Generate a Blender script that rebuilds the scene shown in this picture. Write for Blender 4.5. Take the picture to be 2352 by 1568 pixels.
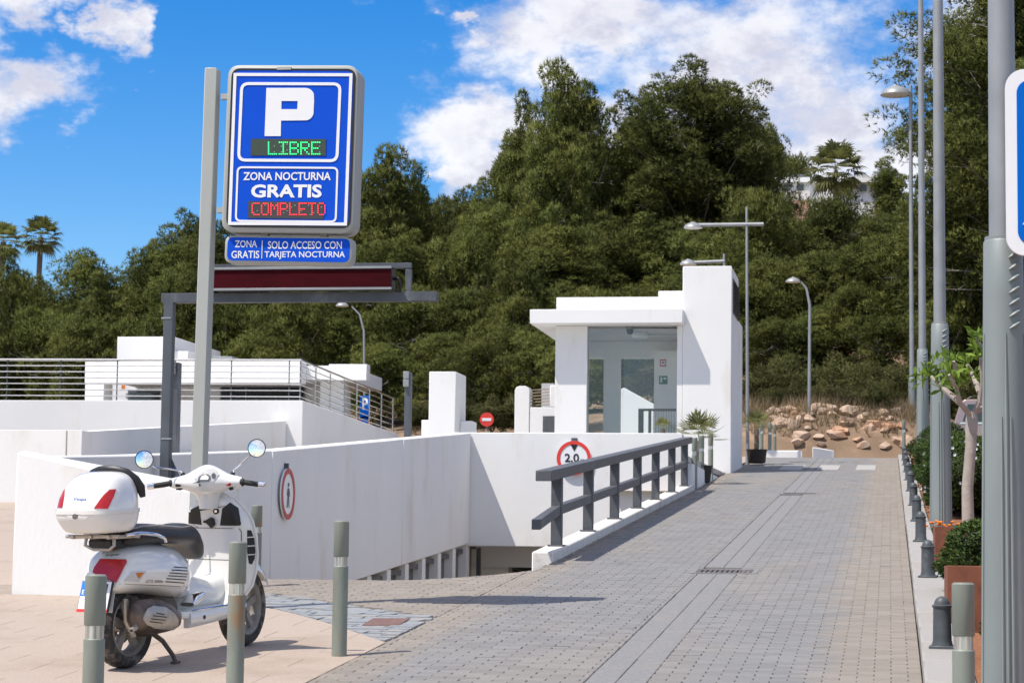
import bpy, bmesh, math, random
import numpy as np
from mathutils import Vector, Matrix
from mathutils.bvhtree import BVHTree
random.seed(7); rng = np.random.default_rng(7)
for o in list(bpy.data.objects): bpy.data.objects.remove(o)
sc = bpy.context.scene; col = sc.collection
R = math.radians

# ------------------------------------------------------------------ camera
F = 5270.0; H = 1.7; S = 0.076            # focal length in 2352-wide pixels, eye height, road gradient
yaw, pit, rol = R(9.4), R(5.5), R(0.7)
fw = Vector((-math.sin(yaw)*math.cos(pit), math.cos(yaw)*math.cos(pit), math.sin(pit)))
rt = fw.cross(Vector((0,0,1))).normalized(); up = rt.cross(fw)
RT = rt*math.cos(rol)+up*math.sin(rol); UP = up*math.cos(rol)-rt*math.sin(rol)
CAM = Vector((0,0,H))
cd = bpy.data.cameras.new('camera'); co = bpy.data.objects.new('camera', cd); col.objects.link(co)
m = Matrix((RT, UP, -fw)).transposed().to_4x4(); m.translation = CAM; co.matrix_world = m
cd.sensor_width = 36; cd.lens = F/2352*36; cd.clip_end = 3000; cd.clip_start = .1
cd.dof.use_dof = True; cd.dof.focus_distance = 16; cd.dof.aperture_fstop = 11
sc.camera = co
# ------------------------------------------------------------------ light
SAZ, SEL = R(49), R(60)
sdir = Vector((math.sin(SAZ)*math.cos(SEL), math.cos(SAZ)*math.cos(SEL), -math.sin(SEL)))
sl = bpy.data.lights.new('sun','SUN'); sl.energy = 2.75; sl.angle = R(.53); sl.color = (1,.93,.84)
so = bpy.data.objects.new('sun', sl); col.objects.link(so); so.rotation_euler = sdir.to_track_quat('-Z','Y').to_euler(); so.location = (-20,-20,40)
sc.view_settings.view_transform = 'Standard'; sc.view_settings.look = 'None'
sc.view_settings.exposure = 0.95; sc.view_settings.gamma = 1
w = bpy.data.worlds.new('World'); sc.world = w; w.use_nodes = True
nt = w.node_tree; nt.nodes.clear(); N = nt.nodes.new; LK = nt.links.new
def mth(op, a, b=None, c=None, clamp=False):
    n = N('ShaderNodeMath'); n.operation = op; n.use_clamp = clamp
    for i, v in enumerate((a, b, c)):
        if v is None: continue
        if isinstance(v, (int, float)): n.inputs[i].default_value = v
        else: LK(v, n.inputs[i])
    return n.outputs[0]
def mixc(f, a, b, mode='MIX'):
    n = N('ShaderNodeMix'); n.data_type = 'RGBA'; n.blend_type = mode
    for k, v in ((0, f), (6, a), (7, b)):
        if isinstance(v, (int, float)): n.inputs[k].default_value = v
        elif isinstance(v, tuple): n.inputs[k].default_value = (*v, 1) if len(v) == 3 else v
        else: LK(v, n.inputs[k])
    return n.outputs[2]
sky = N('ShaderNodeTexSky'); sky.sky_type = 'NISHITA'; sky.sun_disc = False
sky.sun_elevation = SEL; sky.sun_rotation = SAZ+math.pi; sky.air_density = 1.0; sky.dust_density = .1; sky.ozone_density = 3.0
hs = N('ShaderNodeHueSaturation'); hs.inputs['Saturation'].default_value = 1.52; hs.inputs['Value'].default_value = 1.16; hs.inputs['Hue'].default_value = .511; LK(sky.outputs[0], hs.inputs['Color'])
tc = N('ShaderNodeTexCoord'); sx = N('ShaderNodeSeparateXYZ'); LK(tc.outputs['Generated'], sx.inputs[0])
azn = mth('ARCTAN2', sx.outputs[0], sx.outputs[1]); eln = mth('ARCSINE', sx.outputs[2])
def noise(scale, detail, rough, off=(0,0,0), sc3=(1,1,1.6)):
    mp = N('ShaderNodeMapping'); mp.inputs['Location'].default_value = off; mp.inputs['Scale'].default_value = sc3; LK(tc.outputs['Generated'], mp.inputs[0])
    n = N('ShaderNodeTexNoise'); n.inputs['Scale'].default_value = scale; n.inputs['Detail'].default_value = detail; n.inputs['Roughness'].default_value = rough
    LK(mp.outputs[0], n.inputs['Vector']); return n.outputs['Fac']
azn = mth('ADD', azn, mth('MULTIPLY', mth('SUBTRACT', noise(26, 5, .6, (1.3,0,2)), .5), R(6.5))); eln = mth('ADD', eln, mth('MULTIPLY', mth('SUBTRACT', noise(26, 5, .6, (0,4.1,.3)), .5), R(4.5)))
nbig = noise(5, 3, .5, (3.1,.7,0), (1,1,1)); nmid = noise(17, 8, .62); nsh = noise(17, 8, .62, (.012,.008,-.022)); nlow = noise(9, 5, .6, (5,2,1))
# cumulus banks (azimuth, elevation, half sizes in degrees): those in and just beside the view
def smooth0(x, a, b):
    n = N('ShaderNodeMapRange'); n.interpolation_type = 'SMOOTHSTEP'; LK(x, n.inputs[0]); n.inputs[1].default_value = a; n.inputs[2].default_value = b; return n.outputs[0]
def pix(u, v): return (-9.4+math.degrees(math.atan((u-1176)/F)), 5.5+math.degrees(math.atan((784-v)/F)))
K = 57.3/F
banks = [(1750,130,330,190),(1950,300,190,150),(1700,300,260,160),(1400,60,330,90),(1290,250,110,110),(1120,330,150,110),(1500,330,260,140),(2150,420,120,100),(1020,400,90,60),
         (80,70,105,62),(40,260,135,72),(235,120,60,62),(-150,180,160,140),(1040,70,60,30),(2500,150,300,200)]
fld = None
bl = [(*pix(u,v), ru*K*1.3, rv*K*1.3) for u,v,ru,rv in banks]
for a0, e0, ra, re in bl:
    a0 = (a0+180) % 360-180
    da = mth('MULTIPLY', mth('SUBTRACT', azn, R(a0)), 1/R(ra)); de = mth('MULTIPLY', mth('SUBTRACT', eln, R(e0)), 1/R(re))
    v = mth('SUBTRACT', 1.0, mth('SQRT', mth('ADD', mth('MULTIPLY', da, da), mth('MULTIPLY', de, de))))
    fld = v if fld is None else mth('SMOOTH_MAX', fld, v, .3)
va = mth('MULTIPLY', mth('ADD', azn, R(9.4)), 1/R(17)); ve = mth('MULTIPLY', mth('SUBTRACT', eln, R(6)), 1/R(11))
inview = smooth0(mth('SQRT', mth('ADD', mth('MULTIPLY', va, va), mth('MULTIPLY', ve, ve))), 1.3, .9)
fld = mth('MAXIMUM', fld, mth('SUBTRACT', mth('MULTIPLY', mth('SUBTRACT', nbig, .45), 5.0), mth('MULTIPLY', inview, 3.0)))  # extra cloud cover added outside the view to whiten and lift the fill light
dens = mth('ADD', mth('MAXIMUM', fld, -.9), mth('MULTIPLY', mth('SUBTRACT', nmid, .5), 2.1))
def smooth(x, a, b):
    n = N('ShaderNodeMapRange'); n.interpolation_type = 'SMOOTHSTEP'; LK(x, n.inputs[0])
    n.inputs[1].default_value = a; n.inputs[2].default_value = b; return n.outputs[0]
cov = smooth(dens, -.15, .7)
litn = smooth(mth('SUBTRACT', nmid, nsh), -.10, .10)
thick = smooth(mth('ADD', dens, mth('MULTIPLY', mth('SUBTRACT', nlow, .5), 1.5)), .3, 1.5)
bright = mth('SUBTRACT', mth('ADD', .76, mth('MULTIPLY', litn, .26)), mth('MULTIPLY', thick, .17))
cc = N('ShaderNodeCombineColor')
LK(mth('MULTIPLY', bright, 7.6), cc.inputs[0]); LK(mth('MULTIPLY', bright, 7.55), cc.inputs[1]); LK(mth('MULTIPLY', mth('ADD', mth('MULTIPLY', bright, .72), .27), 7.8), cc.inputs[2])
skyc = mixc(mth('MULTIPLY', cov, .93), hs.outputs[0], cc.outputs[0])
bg = N('ShaderNodeBackground'); bg.inputs['Strength'].default_value = .07; LK(skyc, bg.inputs[0])
wo = N('ShaderNodeOutputWorld'); LK(bg.outputs[0], wo.inputs[0])

# ------------------------------------------------------------------ pixel helpers (2352 x 1568 frame)
def ray(u, v): return fw+RT*((u-1176)/F)-UP*((v-784)/F)
def at(u, v, Y): d = ray(u, v); return CAM+d*(Y/d.y)
def atx(u, v, X): d = ray(u, v); return CAM+d*(X/d.x)
def gp(u, v): d = ray(u, v); return CAM+d*(-H/(d.z-S*d.y))
def atz(u, v, z): d = ray(u, v); return CAM+d*((z-H)/d.z)
def lipy(x):
    t = min(1, max(0, (x+4.6)/1.3)); return 20.25+1.45*t*t
def gz(x, y):
    z = S*min(y, 58)
    if y > 58: z += .15*(1-math.exp(-(y-58)*.3))
    if -7.2 < x < -3.3 and y > lipy(x)-.35:
        d = y-(lipy(x)-.35); z -= (.19*d*d/2/.9 if d < .9 else .19*.45+.19*(d-.9))
    return z
# ------------------------------------------------------------------ mesh builder
ORG = {}
def root(o):
    while o.parent: o = o.parent
    return o
class MB:
    def __init__(s): s.v = []; s.f = []; s.u = []
    def add(s, vs, fs):
        b = len(s.v); s.v += [tuple(p) for p in vs]; s.f += [tuple(i+b for i in f) for f in fs]; return s
    def box(s, x0, x1, y0, y1, z0, z1): return s.hexa([(x0,y0,z0),(x1,y0,z0),(x1,y1,z0),(x0,y1,z0)], [(x0,y0,z1),(x1,y0,z1),(x1,y1,z1),(x0,y1,z1)])
    def hexa(s, a, b):
        n = len(a); s.add(list(a)+list(b), [tuple(range(n))[::-1], tuple(range(n, 2*n))]+[(i, (i+1) % n, n+(i+1) % n, n+i) for i in range(n)]); return s
    def tube(s, pts, rad, n=10, cap=True, flat=1.0):
        pts = [Vector(p) for p in pts]; rad = [rad]*len(pts) if isinstance(rad, (int, float)) else rad
        rings = []; ref = None
        for i, p in enumerate(pts):
            t = (pts[min(i+1, len(pts)-1)]-pts[max(i-1, 0)]).normalized()
            if ref is None: ref = Vector((0,0,1)) if abs(t.z) < .9 else Vector((1,0,0))
            a = t.cross(ref).normalized(); b = a.cross(t).normalized(); ref = b
            rings.append([p+a*rad[i]*math.cos(k*2*math.pi/n)+b*rad[i]*flat*math.sin(k*2*math.pi/n) for k in range(n)])
        return s.loft(rings, cap)
    def loft(s, rings, cap=True, closed=True):
        n = len(rings[0]); vs = [p for r in rings for p in r]; fs = []
        for i in range(len(rings)-1):
            for k in range(n if closed else n-1): fs.append((i*n+k, i*n+(k+1) % n, (i+1)*n+(k+1) % n, (i+1)*n+k))
        if cap: fs.append(tuple(range(n))[::-1]); fs.append(tuple(range((len(rings)-1)*n, len(rings)*n)))
        return s.add(vs, fs)
    def lathe(s, prof, c=(0,0,0), n=20, axis='z', cap=False):
        rings = []
        for r, h in prof:
            ring = []
            for k in range(n):
                a = k*2*math.pi/n; x, y = r*math.cos(a), r*math.sin(a)
                ring.append({'z': (c[0]+x, c[1]+y, c[2]+h), 'y': (c[0]+y, c[1]+h, c[2]+x), 'x': (c[0]+h, c[1]+x, c[2]+y)}[axis])
            rings.append(ring)
        return s.loft(rings, cap)
    def prism(s, pts, off):
        off = Vector(off); a = [Vector(p) for p in pts]; return s.hexa(a, [p+off for p in a])
    def xf(s, M): s.v = [tuple(M @ Vector(p)) for p in s.v]; return s
    def build(s, name, mt, parent=None, smooth=False, bevel=0, seg=1, kind=None, angle=38):
        me = bpy.data.meshes.new(name); vs = s.v
        if parent is not None:
            og = ORG.get(root(parent).name, Vector())
            vs = [(p[0]-og[0], p[1]-og[1], p[2]-og[2]) for p in vs]
        me.from_pydata(vs, [], s.f)
        bm = bmesh.new(); bm.from_mesh(me); bmesh.ops.recalc_face_normals(bm, faces=bm.faces)
        if bevel:
            ed = [e for e in bm.edges if len(e.link_faces) == 2 and e.calc_face_angle(0) > .5]
            bmesh.ops.bevel(bm, geom=ed, offset=bevel, segments=seg, affect='EDGES', profile=.5, clamp_overlap=True)
        bm.to_mesh(me); bm.free()
        if smooth or bevel:
            me.polygons.foreach_set('use_smooth', [True]*len(me.polygons)); me.set_sharp_from_angle(angle=R(angle))
        if mt: me.materials.append(mt)
        o = bpy.data.objects.new(name, me); col.objects.link(o)
        if parent is not None: o.parent = parent
        if kind: o['kind'] = kind
        return o
def tag(o, label, cat, group=None):
    o['label'] = label; o['category'] = cat
    if group: o['group'] = group
    return o
def thing(name, label, cat, loc, group=None):
    o = bpy.data.objects.new(name, None); col.objects.link(o); o.location = loc; o.empty_display_size = .2
    ORG[o.name] = Vector(loc); return tag(o, label, cat, group)
def inst(name, me, parent=None, loc=(0,0,0), rz=0, scale=1):
    o = bpy.data.objects.new(name, me); col.objects.link(o)
    if parent is not None: o.parent = parent
    o.location = loc; o.rotation_euler = (0,0,rz); o.scale = (scale,)*3 if isinstance(scale, (int,float)) else scale
    return o
def copy_tree(o, parent=None):
    c = o.copy(); col.objects.link(c)
    if parent is not None: c.parent = parent
    for ch in list(o.children): copy_tree(ch, c)
    return c
# ------------------------------------------------------------------ materials
MT = {}
def mat(name, c, rough=.6, metal=0, var=.12, nscale=6, c2=None, c2amt=.5, c2scale=1.2, bump=0, bscale=60, spec=.5, emit=0, alpha=None, coat=0, stretch=(1,1,1), trans=0):
    m_ = bpy.data.materials.new(name); m_.use_nodes = True; t = m_.node_tree; b = t.nodes['Principled BSDF']; MT[name] = m_
    nn = t.nodes.new; lk = t.links.new
    b.inputs['Roughness'].default_value = rough; b.inputs['Metallic'].default_value = metal; b.inputs['Specular IOR Level'].default_value = spec
    b.inputs['Coat Weight'].default_value = coat
    if trans: b.inputs['Transmission Weight'].default_value = trans
    ge = nn('ShaderNodeNewGeometry'); mp = nn('ShaderNodeMapping'); mp.inputs['Scale'].default_value = stretch; lk(ge.outputs['Position'], mp.inputs[0])
    n1 = nn('ShaderNodeTexNoise'); n1.inputs['Scale'].default_value = nscale; n1.inputs['Detail'].default_value = 5; lk(mp.outputs[0], n1.inputs['Vector'])
    mr = nn('ShaderNodeMapRange'); mr.inputs[1].default_value = .25; mr.inputs[2].default_value = .75; mr.inputs[3].default_value = 1-var; mr.inputs[4].default_value = 1+var; lk(n1.outputs[0], mr.inputs[0])
    base = nn('ShaderNodeRGB'); base.outputs[0].default_value = (*c, 1); out = base.outputs[0]
    if c2:
        n2 = nn('ShaderNodeTexNoise'); n2.inputs['Scale'].default_value = c2scale; n2.inputs['Detail'].default_value = 6; n2.inputs['Roughness'].default_value = .65; lk(mp.outputs[0], n2.inputs['Vector'])
        r2 = nn('ShaderNodeMapRange'); r2.interpolation_type = 'SMOOTHSTEP'; r2.inputs[1].default_value = .62-.3*c2amt; r2.inputs[2].default_value = .78-.2*c2amt; lk(n2.outputs[0], r2.inputs[0])
        mx = nn('ShaderNodeMix'); mx.data_type = 'RGBA'; lk(r2.outputs[0], mx.inputs[0]); lk(out, mx.inputs[6]); mx.inputs[7].default_value = (*c2, 1); out = mx.outputs[2]
    mu = nn('ShaderNodeMix'); mu.data_type = 'RGBA'; mu.blend_type = 'MULTIPLY'; mu.inputs[0].default_value = 1; lk(out, mu.inputs[6]); lk(mr.outputs[0], mu.inputs[7]); lk(mu.outputs[2], b.inputs['Base Color'])
    if emit: lk(mu.outputs[2], b.inputs['Emission Color']); b.inputs['Emission Strength'].default_value = emit
    if bump:
        n3 = nn('ShaderNodeTexNoise'); n3.inputs['Scale'].default_value = bscale; n3.inputs['Detail'].default_value = 4; lk(mp.outputs[0], n3.inputs['Vector'])
        bp = nn('ShaderNodeBump'); bp.inputs['Strength'].default_value = bump; bp.inputs['Distance'].default_value = .01; lk(n3.outputs[0], bp.inputs['Height']); lk(bp.outputs[0], b.inputs['Normal'])
    return m_
WHITE = mat('white_stucco', (.77,.77,.755), .85, var=.035, nscale=.9, c2=(.70,.67,.62), c2amt=.3, c2scale=1.3, bump=.25, bscale=45, stretch=(1,1,.35), spec=.2)
CONC = mat('old_white_render', (.74,.71,.66), .9, var=.08, nscale=5, c2=(.58,.5,.42), c2amt=.3, c2scale=3, bump=.4, bscale=60, spec=.2)
WINT = mat('interior_white', (.83,.84,.83), .7, var=.03)
DGREY = mat('dark_grey_paint', (.085,.09,.10), .5, var=.12, nscale=8, c2=(.15,.15,.15), c2amt=.25, c2scale=5)
GALV = mat('galvanised_steel', (.085,.095,.108), .5, metal=.2, var=.25, nscale=5, c2=(.16,.175,.19), c2amt=.35, c2scale=3, stretch=(1,1,.5))
GALVL = mat('pale_galvanised_steel', (.30,.315,.32), .5, metal=.3, var=.12, nscale=4)
POLEB = mat('grey_green_lamp_post_paint', (.24,.27,.262), .5, metal=.15, var=.12, nscale=4, c2=(.30,.30,.27), c2amt=.2, c2scale=2, stretch=(1,1,.25))
RUST = mat('rust_streak', (.28,.12,.05), .9, var=.35, nscale=25)
BOLL = mat('grey_green_bollard_paint', (.215,.238,.198), .5, var=.15, nscale=10, c2=(.30,.18,.09), c2amt=.3, c2scale=7, stretch=(1,1,.35))
BOLLD = mat('dark_bollard_paint', (.07,.08,.085), .5, var=.2, nscale=12, c2=(.14,.14,.13), c2amt=.2, c2scale=8)
CHROME = mat('chrome', (.86,.86,.86), .12, metal=1, var=.02)
BAND = mat('streaked_steel_band', (.55,.55,.53), .25, metal=.85, var=.65, nscale=55, stretch=(1,1,.04))  # fine pale and dark vertical streaks mixed into the steel colour
STEEL = mat('stainless_steel', (.62,.62,.61), .22, metal=1, var=.06)
MIRR = mat('mirror_glass', (.9,.92,.93), .02, metal=1, var=0)
SPOST = mat('sign_grey_paint', (.38,.40,.375), .5, var=.04, nscale=3)
BLUE = mat('sign_blue', (.006,.082,.60), .6, var=.03, spec=.08)
BLUE2 = mat('road_sign_blue', (.002,.13,.56), .6, var=.03, spec=.08)
SWHITE = mat('sign_white', (.82,.83,.83), .4, var=.02)
SRED = mat('sign_red', (.72,.045,.03), .4, var=.05)
FRED = mat('faded_sign_red', (.50,.09,.08), .6, var=.12, nscale=20)
BLACK = mat('black_plastic', (.012,.012,.013), .45, var=.1)
RUBR = mat('black_rubber', (.018,.018,.018), .7, var=.2)
GREENLED = mat('green_led', (.03,.9,.25), .4, emit=1.0, var=0)
REDLED = mat('red_led', (.95,.035,.045), .4, emit=.8, var=0)
DLED = mat('led_board', (.035,.06,.042), .55, var=.4, nscale=90)
DLED2 = mat('led_board_dark', (.05,.05,.05), .5, var=.4, nscale=90)
UNLIT = mat('unlit_led', (.26,.38,.27), .5)
PANELR = mat('dark_red_display', (.045,.002,.005), .7, var=.35, nscale=12, stretch=(.3,1,1), spec=.08)
GLASSD = mat('dark_window_glass', (.02,.03,.032), .06, var=.1, spec=.8)
RED = mat('red_lens', (.42,.01,.012), .28, var=.15, nscale=40, coat=.3)
LENS = mat('clear_lens', (.55,.55,.53), .1, var=.15, nscale=60, coat=1)
ORANGE = mat('orange_lens', (.6,.17,.02), .2)
CREAM = mat('white_scooter_paint', (.78,.775,.74), .16, var=.015, nscale=3, coat=.9)
SEATM = mat('black_vinyl', (.016,.016,.017), .42, var=.12, bump=.15, bscale=220)
PIPEM = mat('grey_piping', (.42,.40,.38), .6)
ENGM = mat('dusty_engine_metal', (.10,.085,.07), .75, var=.35, nscale=30)
MUFF = mat('brown_heat_metal', (.13,.10,.085), .45, metal=.6, var=.4, nscale=14)
SHIELD = mat('dull_steel_shield', (.46,.42,.37), .4, metal=.6, var=.15, nscale=20)
TYRE = mat('dusty_tyre', (.035,.033,.031), .85, var=.4, nscale=30, c2=(.19,.165,.14), c2amt=.55, c2scale=14)
RIM = mat('dusty_alloy', (.27,.25,.225), .6, metal=.25, var=.2, nscale=20)
CORTEN = mat('rusty_corten_steel', (.20,.066,.032), .8, var=.2, nscale=9, c2=(.115,.04,.022), c2amt=.4, c2scale=4, bump=.2, bscale=80)
SOIL = mat('red_soil', (.24,.10,.045), .95, var=.4, nscale=30, bump=.6, bscale=30)
GRAN = mat('grey_granite_kerb', (.34,.325,.30), .8, var=.18, nscale=150, c2=(.33,.30,.26), c2amt=.25, c2scale=2, bump=.2, bscale=120)
ZEBRA = mat('worn_white_road_paint', (.38,.37,.35), .75, var=.12, nscale=8, c2=(.30,.29,.27), c2amt=.35, c2scale=9)
GRATE = mat('rusty_iron_cover', (.17,.095,.075), .7, var=.3, nscale=20)
IRON = mat('cast_iron_grate', (.10,.085,.08), .7, var=.3, nscale=20)
BARK = mat('grey_bark', (.15,.125,.105), .95, var=.3, nscale=10, bump=.6, bscale=20)
DEADW = mat('pale_dead_wood', (.34,.31,.28), .95, var=.25, nscale=8)
PALEB = mat('pale_smooth_bark', (.37,.32,.275), .85, var=.15, nscale=12, c2=(.24,.20,.17), c2amt=.3, c2scale=8, bump=.3, bscale=30)
ROCKM = mat('pale_orange_rock', (.46,.34,.25), .95, var=.25, nscale=2.5, c2=(.40,.215,.12), c2amt=.5, c2scale=.8, bump=1, bscale=4)
CARP = mat('pinkish_beige_car_paint', (.36,.27,.245), .25, metal=.35, var=.03, coat=.8)
TERRA = mat('terracotta_wall', (.55,.33,.24), .9, var=.1)
POTM = mat('dark_clay_pot', (.035,.028,.025), .8, var=.2)
ORNG = mat('orange_petal', (.85,.23,.01), .7)
PETAL = mat('white_petal', (.8,.8,.82), .7)
GREENS = mat('green_sign', (.02,.16,.11), .4)
def leafmat(name, c, c2, sc_=.9, tr=.4):
    m_ = bpy.data.materials.new(name); m_.use_nodes = True; t = m_.node_tree; b = t.nodes['Principled BSDF']; nn = t.nodes.new; lk = t.links.new
    b.inputs['Roughness'].default_value = .6; b.inputs['Specular IOR Level'].default_value = .25
    ge = nn('ShaderNodeNewGeometry'); n1 = nn('ShaderNodeTexNoise'); n1.inputs['Scale'].default_value = sc_; n1.inputs['Detail'].default_value = 3; lk(ge.outputs['Position'], n1.inputs['Vector'])
    mr = nn('ShaderNodeMapRange'); mr.inputs[1].default_value = .35; mr.inputs[2].default_value = .68; lk(n1.outputs[0], mr.inputs[0])
    mx = nn('ShaderNodeMix'); mx.data_type = 'RGBA'; lk(mr.outputs[0], mx.inputs[0]); mx.inputs[6].default_value = (*c,1); mx.inputs[7].default_value = (*c2,1)
    ri = nn('ShaderNodeMapRange'); lk(ge.outputs['Random Per Island'], ri.inputs[0]); ri.inputs[3].default_value = .6; ri.inputs[4].default_value = 1.4
    oi = nn('ShaderNodeObjectInfo'); r2 = nn('ShaderNodeMapRange'); lk(oi.outputs['Random'], r2.inputs[0]); r2.inputs[3].default_value = .72; r2.inputs[4].default_value = 1.25
    mm = nn('ShaderNodeMath'); mm.operation = 'MULTIPLY'; lk(ri.outputs[0], mm.inputs[0]); lk(r2.outputs[0], mm.inputs[1])
    mu = nn('ShaderNodeMix'); mu.data_type = 'RGBA'; mu.blend_type = 'MULTIPLY'; mu.inputs[0].default_value = 1; lk(mx.outputs[2], mu.inputs[6]); lk(mm.outputs[0], mu.inputs[7]); lk(mu.outputs[2], b.inputs['Base Color'])
    tl = nn('ShaderNodeBsdfTranslucent'); lk(mu.outputs[2], tl.inputs[0]); ms = nn('ShaderNodeMixShader'); ms.inputs[0].default_value = tr
    lk(b.outputs[0], ms.inputs[1]); lk(tl.outputs[0], ms.inputs[2]); lk(ms.outputs[0], t.nodes['Material Output'].inputs[0]); return m_
PINE = leafmat('pine_needles', (.112,.142,.036), (.205,.222,.055), .55, .45)
PINE2 = leafmat('olive_scrub_leaves', (.10,.115,.035), (.16,.155,.06))
SHRUB = leafmat('clipped_shrub_leaves', (.085,.14,.035), (.13,.195,.055), 3)
FRESH = leafmat('fresh_green_leaves', (.13,.21,.025), (.19,.28,.04), 6, .4)
PALM = leafmat('palm_leaves', (.12,.14,.04), (.2,.21,.07), 2)
FANP = leafmat('fan_palm_leaves', (.15,.17,.055), (.22,.22,.09), 6)
DRY = leafmat('dry_grass_blades', (.36,.28,.17), (.26,.20,.11), 2)
def glassmat():
    m_ = bpy.data.materials.new('clear_pane'); m_.use_nodes = True; t = m_.node_tree; t.nodes.remove(t.nodes['Principled BSDF'])
    a = t.nodes.new('ShaderNodeBsdfTransparent'); a.inputs[0].default_value = (.975,.99,.99,1); g = t.nodes.new('ShaderNodeBsdfGlossy'); g.inputs['Roughness'].default_value = .02
    ms = t.nodes.new('ShaderNodeMixShader'); fr = t.nodes.new('ShaderNodeFresnel'); fr.inputs[0].default_value = 1.5
    t.links.new(fr.outputs[0], ms.inputs[0]); t.links.new(a.outputs[0], ms.inputs[1]); t.links.new(g.outputs[0], ms.inputs[2]); t.links.new(ms.outputs[0], t.nodes['Material Output'].inputs[0]); return m_
PANE = glassmat()
# ------------------------------------------------------------------ terrain, sky-line hill
def struct(o): o['kind'] = 'structure'; return o
def hump(x, c, w_): return math.exp(-((x-c)/w_)**2)
def terrain(x, y):
    z = gz(-20, y)-.12
    if y > 61:
        d = y-61
        k = .10+.13*(1/(1+math.exp(-(x+13)/6)))
        right = 1/(1+math.exp(-(x-2.2)/1.2))
        z += k*d*(1-.0016*min(d,200))+(1.4*(1-math.exp(-d*1.1)))*(1/(1+math.exp(-(x+6)/2)))*(1-right)
        z -= right*k*min(d,26)*.8
        z += .5*math.sin(x*.31+y*.17)*min(1,d/10)
    if x < -3.5 and 19 < y < 60: z -= 5
    return z
def grid_mesh(name, xs, ys, fz, mt):
    b = MB(); vs = [(x, y, fz(x,y)) for y in ys for x in xs]; n = len(xs)
    b.add(vs, [(j*n+i, j*n+i+1, (j+1)*n+i+1, (j+1)*n+i) for j in range(len(ys)-1) for i in range(n-1)])
    return b.build(name, mt, smooth=True, angle=60)
EARTH = mat('hill_earth', (.185,.125,.078), .95, var=.3, nscale=.8, c2=(.29,.195,.125), c2amt=.45, c2scale=.9, bump=.8, bscale=3)
xs = sorted(set([-600,-400,-250,-180]+list(np.arange(-130,131,2.5))+[160,220,350,600])); ys = sorted(set([-200,-100,-40]+list(np.arange(-10,58,2.0))+list(np.arange(58,70,.5))+list(np.arange(70,140,2.0))+[150,165,185,210,250,300,400,600,900,1400]))
struct(grid_mesh('ground', [float(a) for a in xs], [float(a) for a in ys], terrain, EARTH))

# ------------------------------------------------------------------ brick road
def brickmat():
    m_ = bpy.data.materials.new('grey_paving_brick'); m_.use_nodes = True; t = m_.node_tree; b = t.nodes['Principled BSDF']; nn = t.nodes.new; lk = t.links.new
    def M(op, a, c=None):
        n = nn('ShaderNodeMath'); n.operation = op
        for i, v in enumerate((a, c)):
            if v is None: continue
            if isinstance(v, (int,float)): n.inputs[i].default_value = v
            else: lk(v, n.inputs[i])
        return n.outputs[0]
    ge = nn('ShaderNodeNewGeometry'); sp = nn('ShaderNodeSeparateXYZ'); lk(ge.outputs['Position'], sp.inputs[0])
    row = M('FLOOR', M('MULTIPLY', sp.outputs[1], 10.0)); cl = M('FLOOR', M('ADD', M('MULTIPLY', sp.outputs[0], 5.0), M('MULTIPLY', row, .5)))
    cb = nn('ShaderNodeCombineXYZ'); lk(cl, cb.inputs[0]); lk(row, cb.inputs[1]); wn = nn('ShaderNodeTexWhiteNoise'); lk(cb.outputs[0], wn.inputs['Vector'])
    def NZ(scale, det, st=(1,1,1)):
        mp = nn('ShaderNodeMapping'); mp.inputs['Scale'].default_value = st; lk(ge.outputs['Position'], mp.inputs[0])
        n = nn('ShaderNodeTexNoise'); n.inputs['Scale'].default_value = scale; n.inputs['Detail'].default_value = det; n.inputs['Roughness'].default_value = .6; lk(mp.outputs[0], n.inputs['Vector']); return n.outputs[0]
    n1 = NZ(.55, 5, (1,.35,1)); n2 = NZ(55, 4); n3 = NZ(2.2, 5, (1,.5,1))
    # beige dust collects along both edges of the road and at the ramp mouth
    ex = M('MAXIMUM', M('MULTIPLY', M('ADD', sp.outputs[0], .62), 2.4), M('MULTIPLY', M('SUBTRACT', -2.75, sp.outputs[0]), 1.6))
    du = nn('ShaderNodeMapRange'); du.interpolation_type = 'SMOOTHSTEP'; lk(M('ADD', ex, M('MULTIPLY', M('SUBTRACT', n3, .5), 1.3)), du.inputs[0]); du.inputs[1].default_value = 0; du.inputs[2].default_value = .9
    d2 = nn('ShaderNodeMapRange'); d2.interpolation_type = 'SMOOTHSTEP'; lk(n1, d2.inputs[0]); d2.inputs[1].default_value = .46; d2.inputs[2].default_value = .68
    dust = M('MAXIMUM', M('MULTIPLY', du.outputs[0], .8), M('MULTIPLY', d2.outputs[0], .35))
    mx = nn('ShaderNodeMix'); mx.data_type = 'RGBA'; lk(dust, mx.inputs[0]); mx.inputs[6].default_value = (.208,.205,.20,1); mx.inputs[7].default_value = (.27,.232,.188,1)
    val = M('MULTIPLY', M('ADD', .89, M('MULTIPLY', wn.outputs[0], .2)), M('ADD', .84, M('MULTIPLY', n2, .32)))
    mu = nn('ShaderNodeMix'); mu.data_type = 'RGBA'; mu.blend_type = 'MULTIPLY'; mu.inputs[0].default_value = 1; lk(mx.outputs[2], mu.inputs[6]); lk(val, mu.inputs[7]); lk(mu.outputs[2], b.inputs['Base Color'])
    b.inputs['Roughness'].default_value = .72; b.inputs['Specular IOR Level'].default_value = .35
    bp = nn('ShaderNodeBump'); bp.inputs['Strength'].default_value = .35; bp.inputs['Distance'].default_value = .004; lk(n2, bp.inputs['Height']); lk(bp.outputs[0], b.inputs['Normal'])
    return m_
BRICK = brickmat()
JOINT = mat('sandy_joint', (.26,.22,.175), .95, var=.3, nscale=20, c2=(.12,.11,.10), c2amt=.4, c2scale=4)
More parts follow.
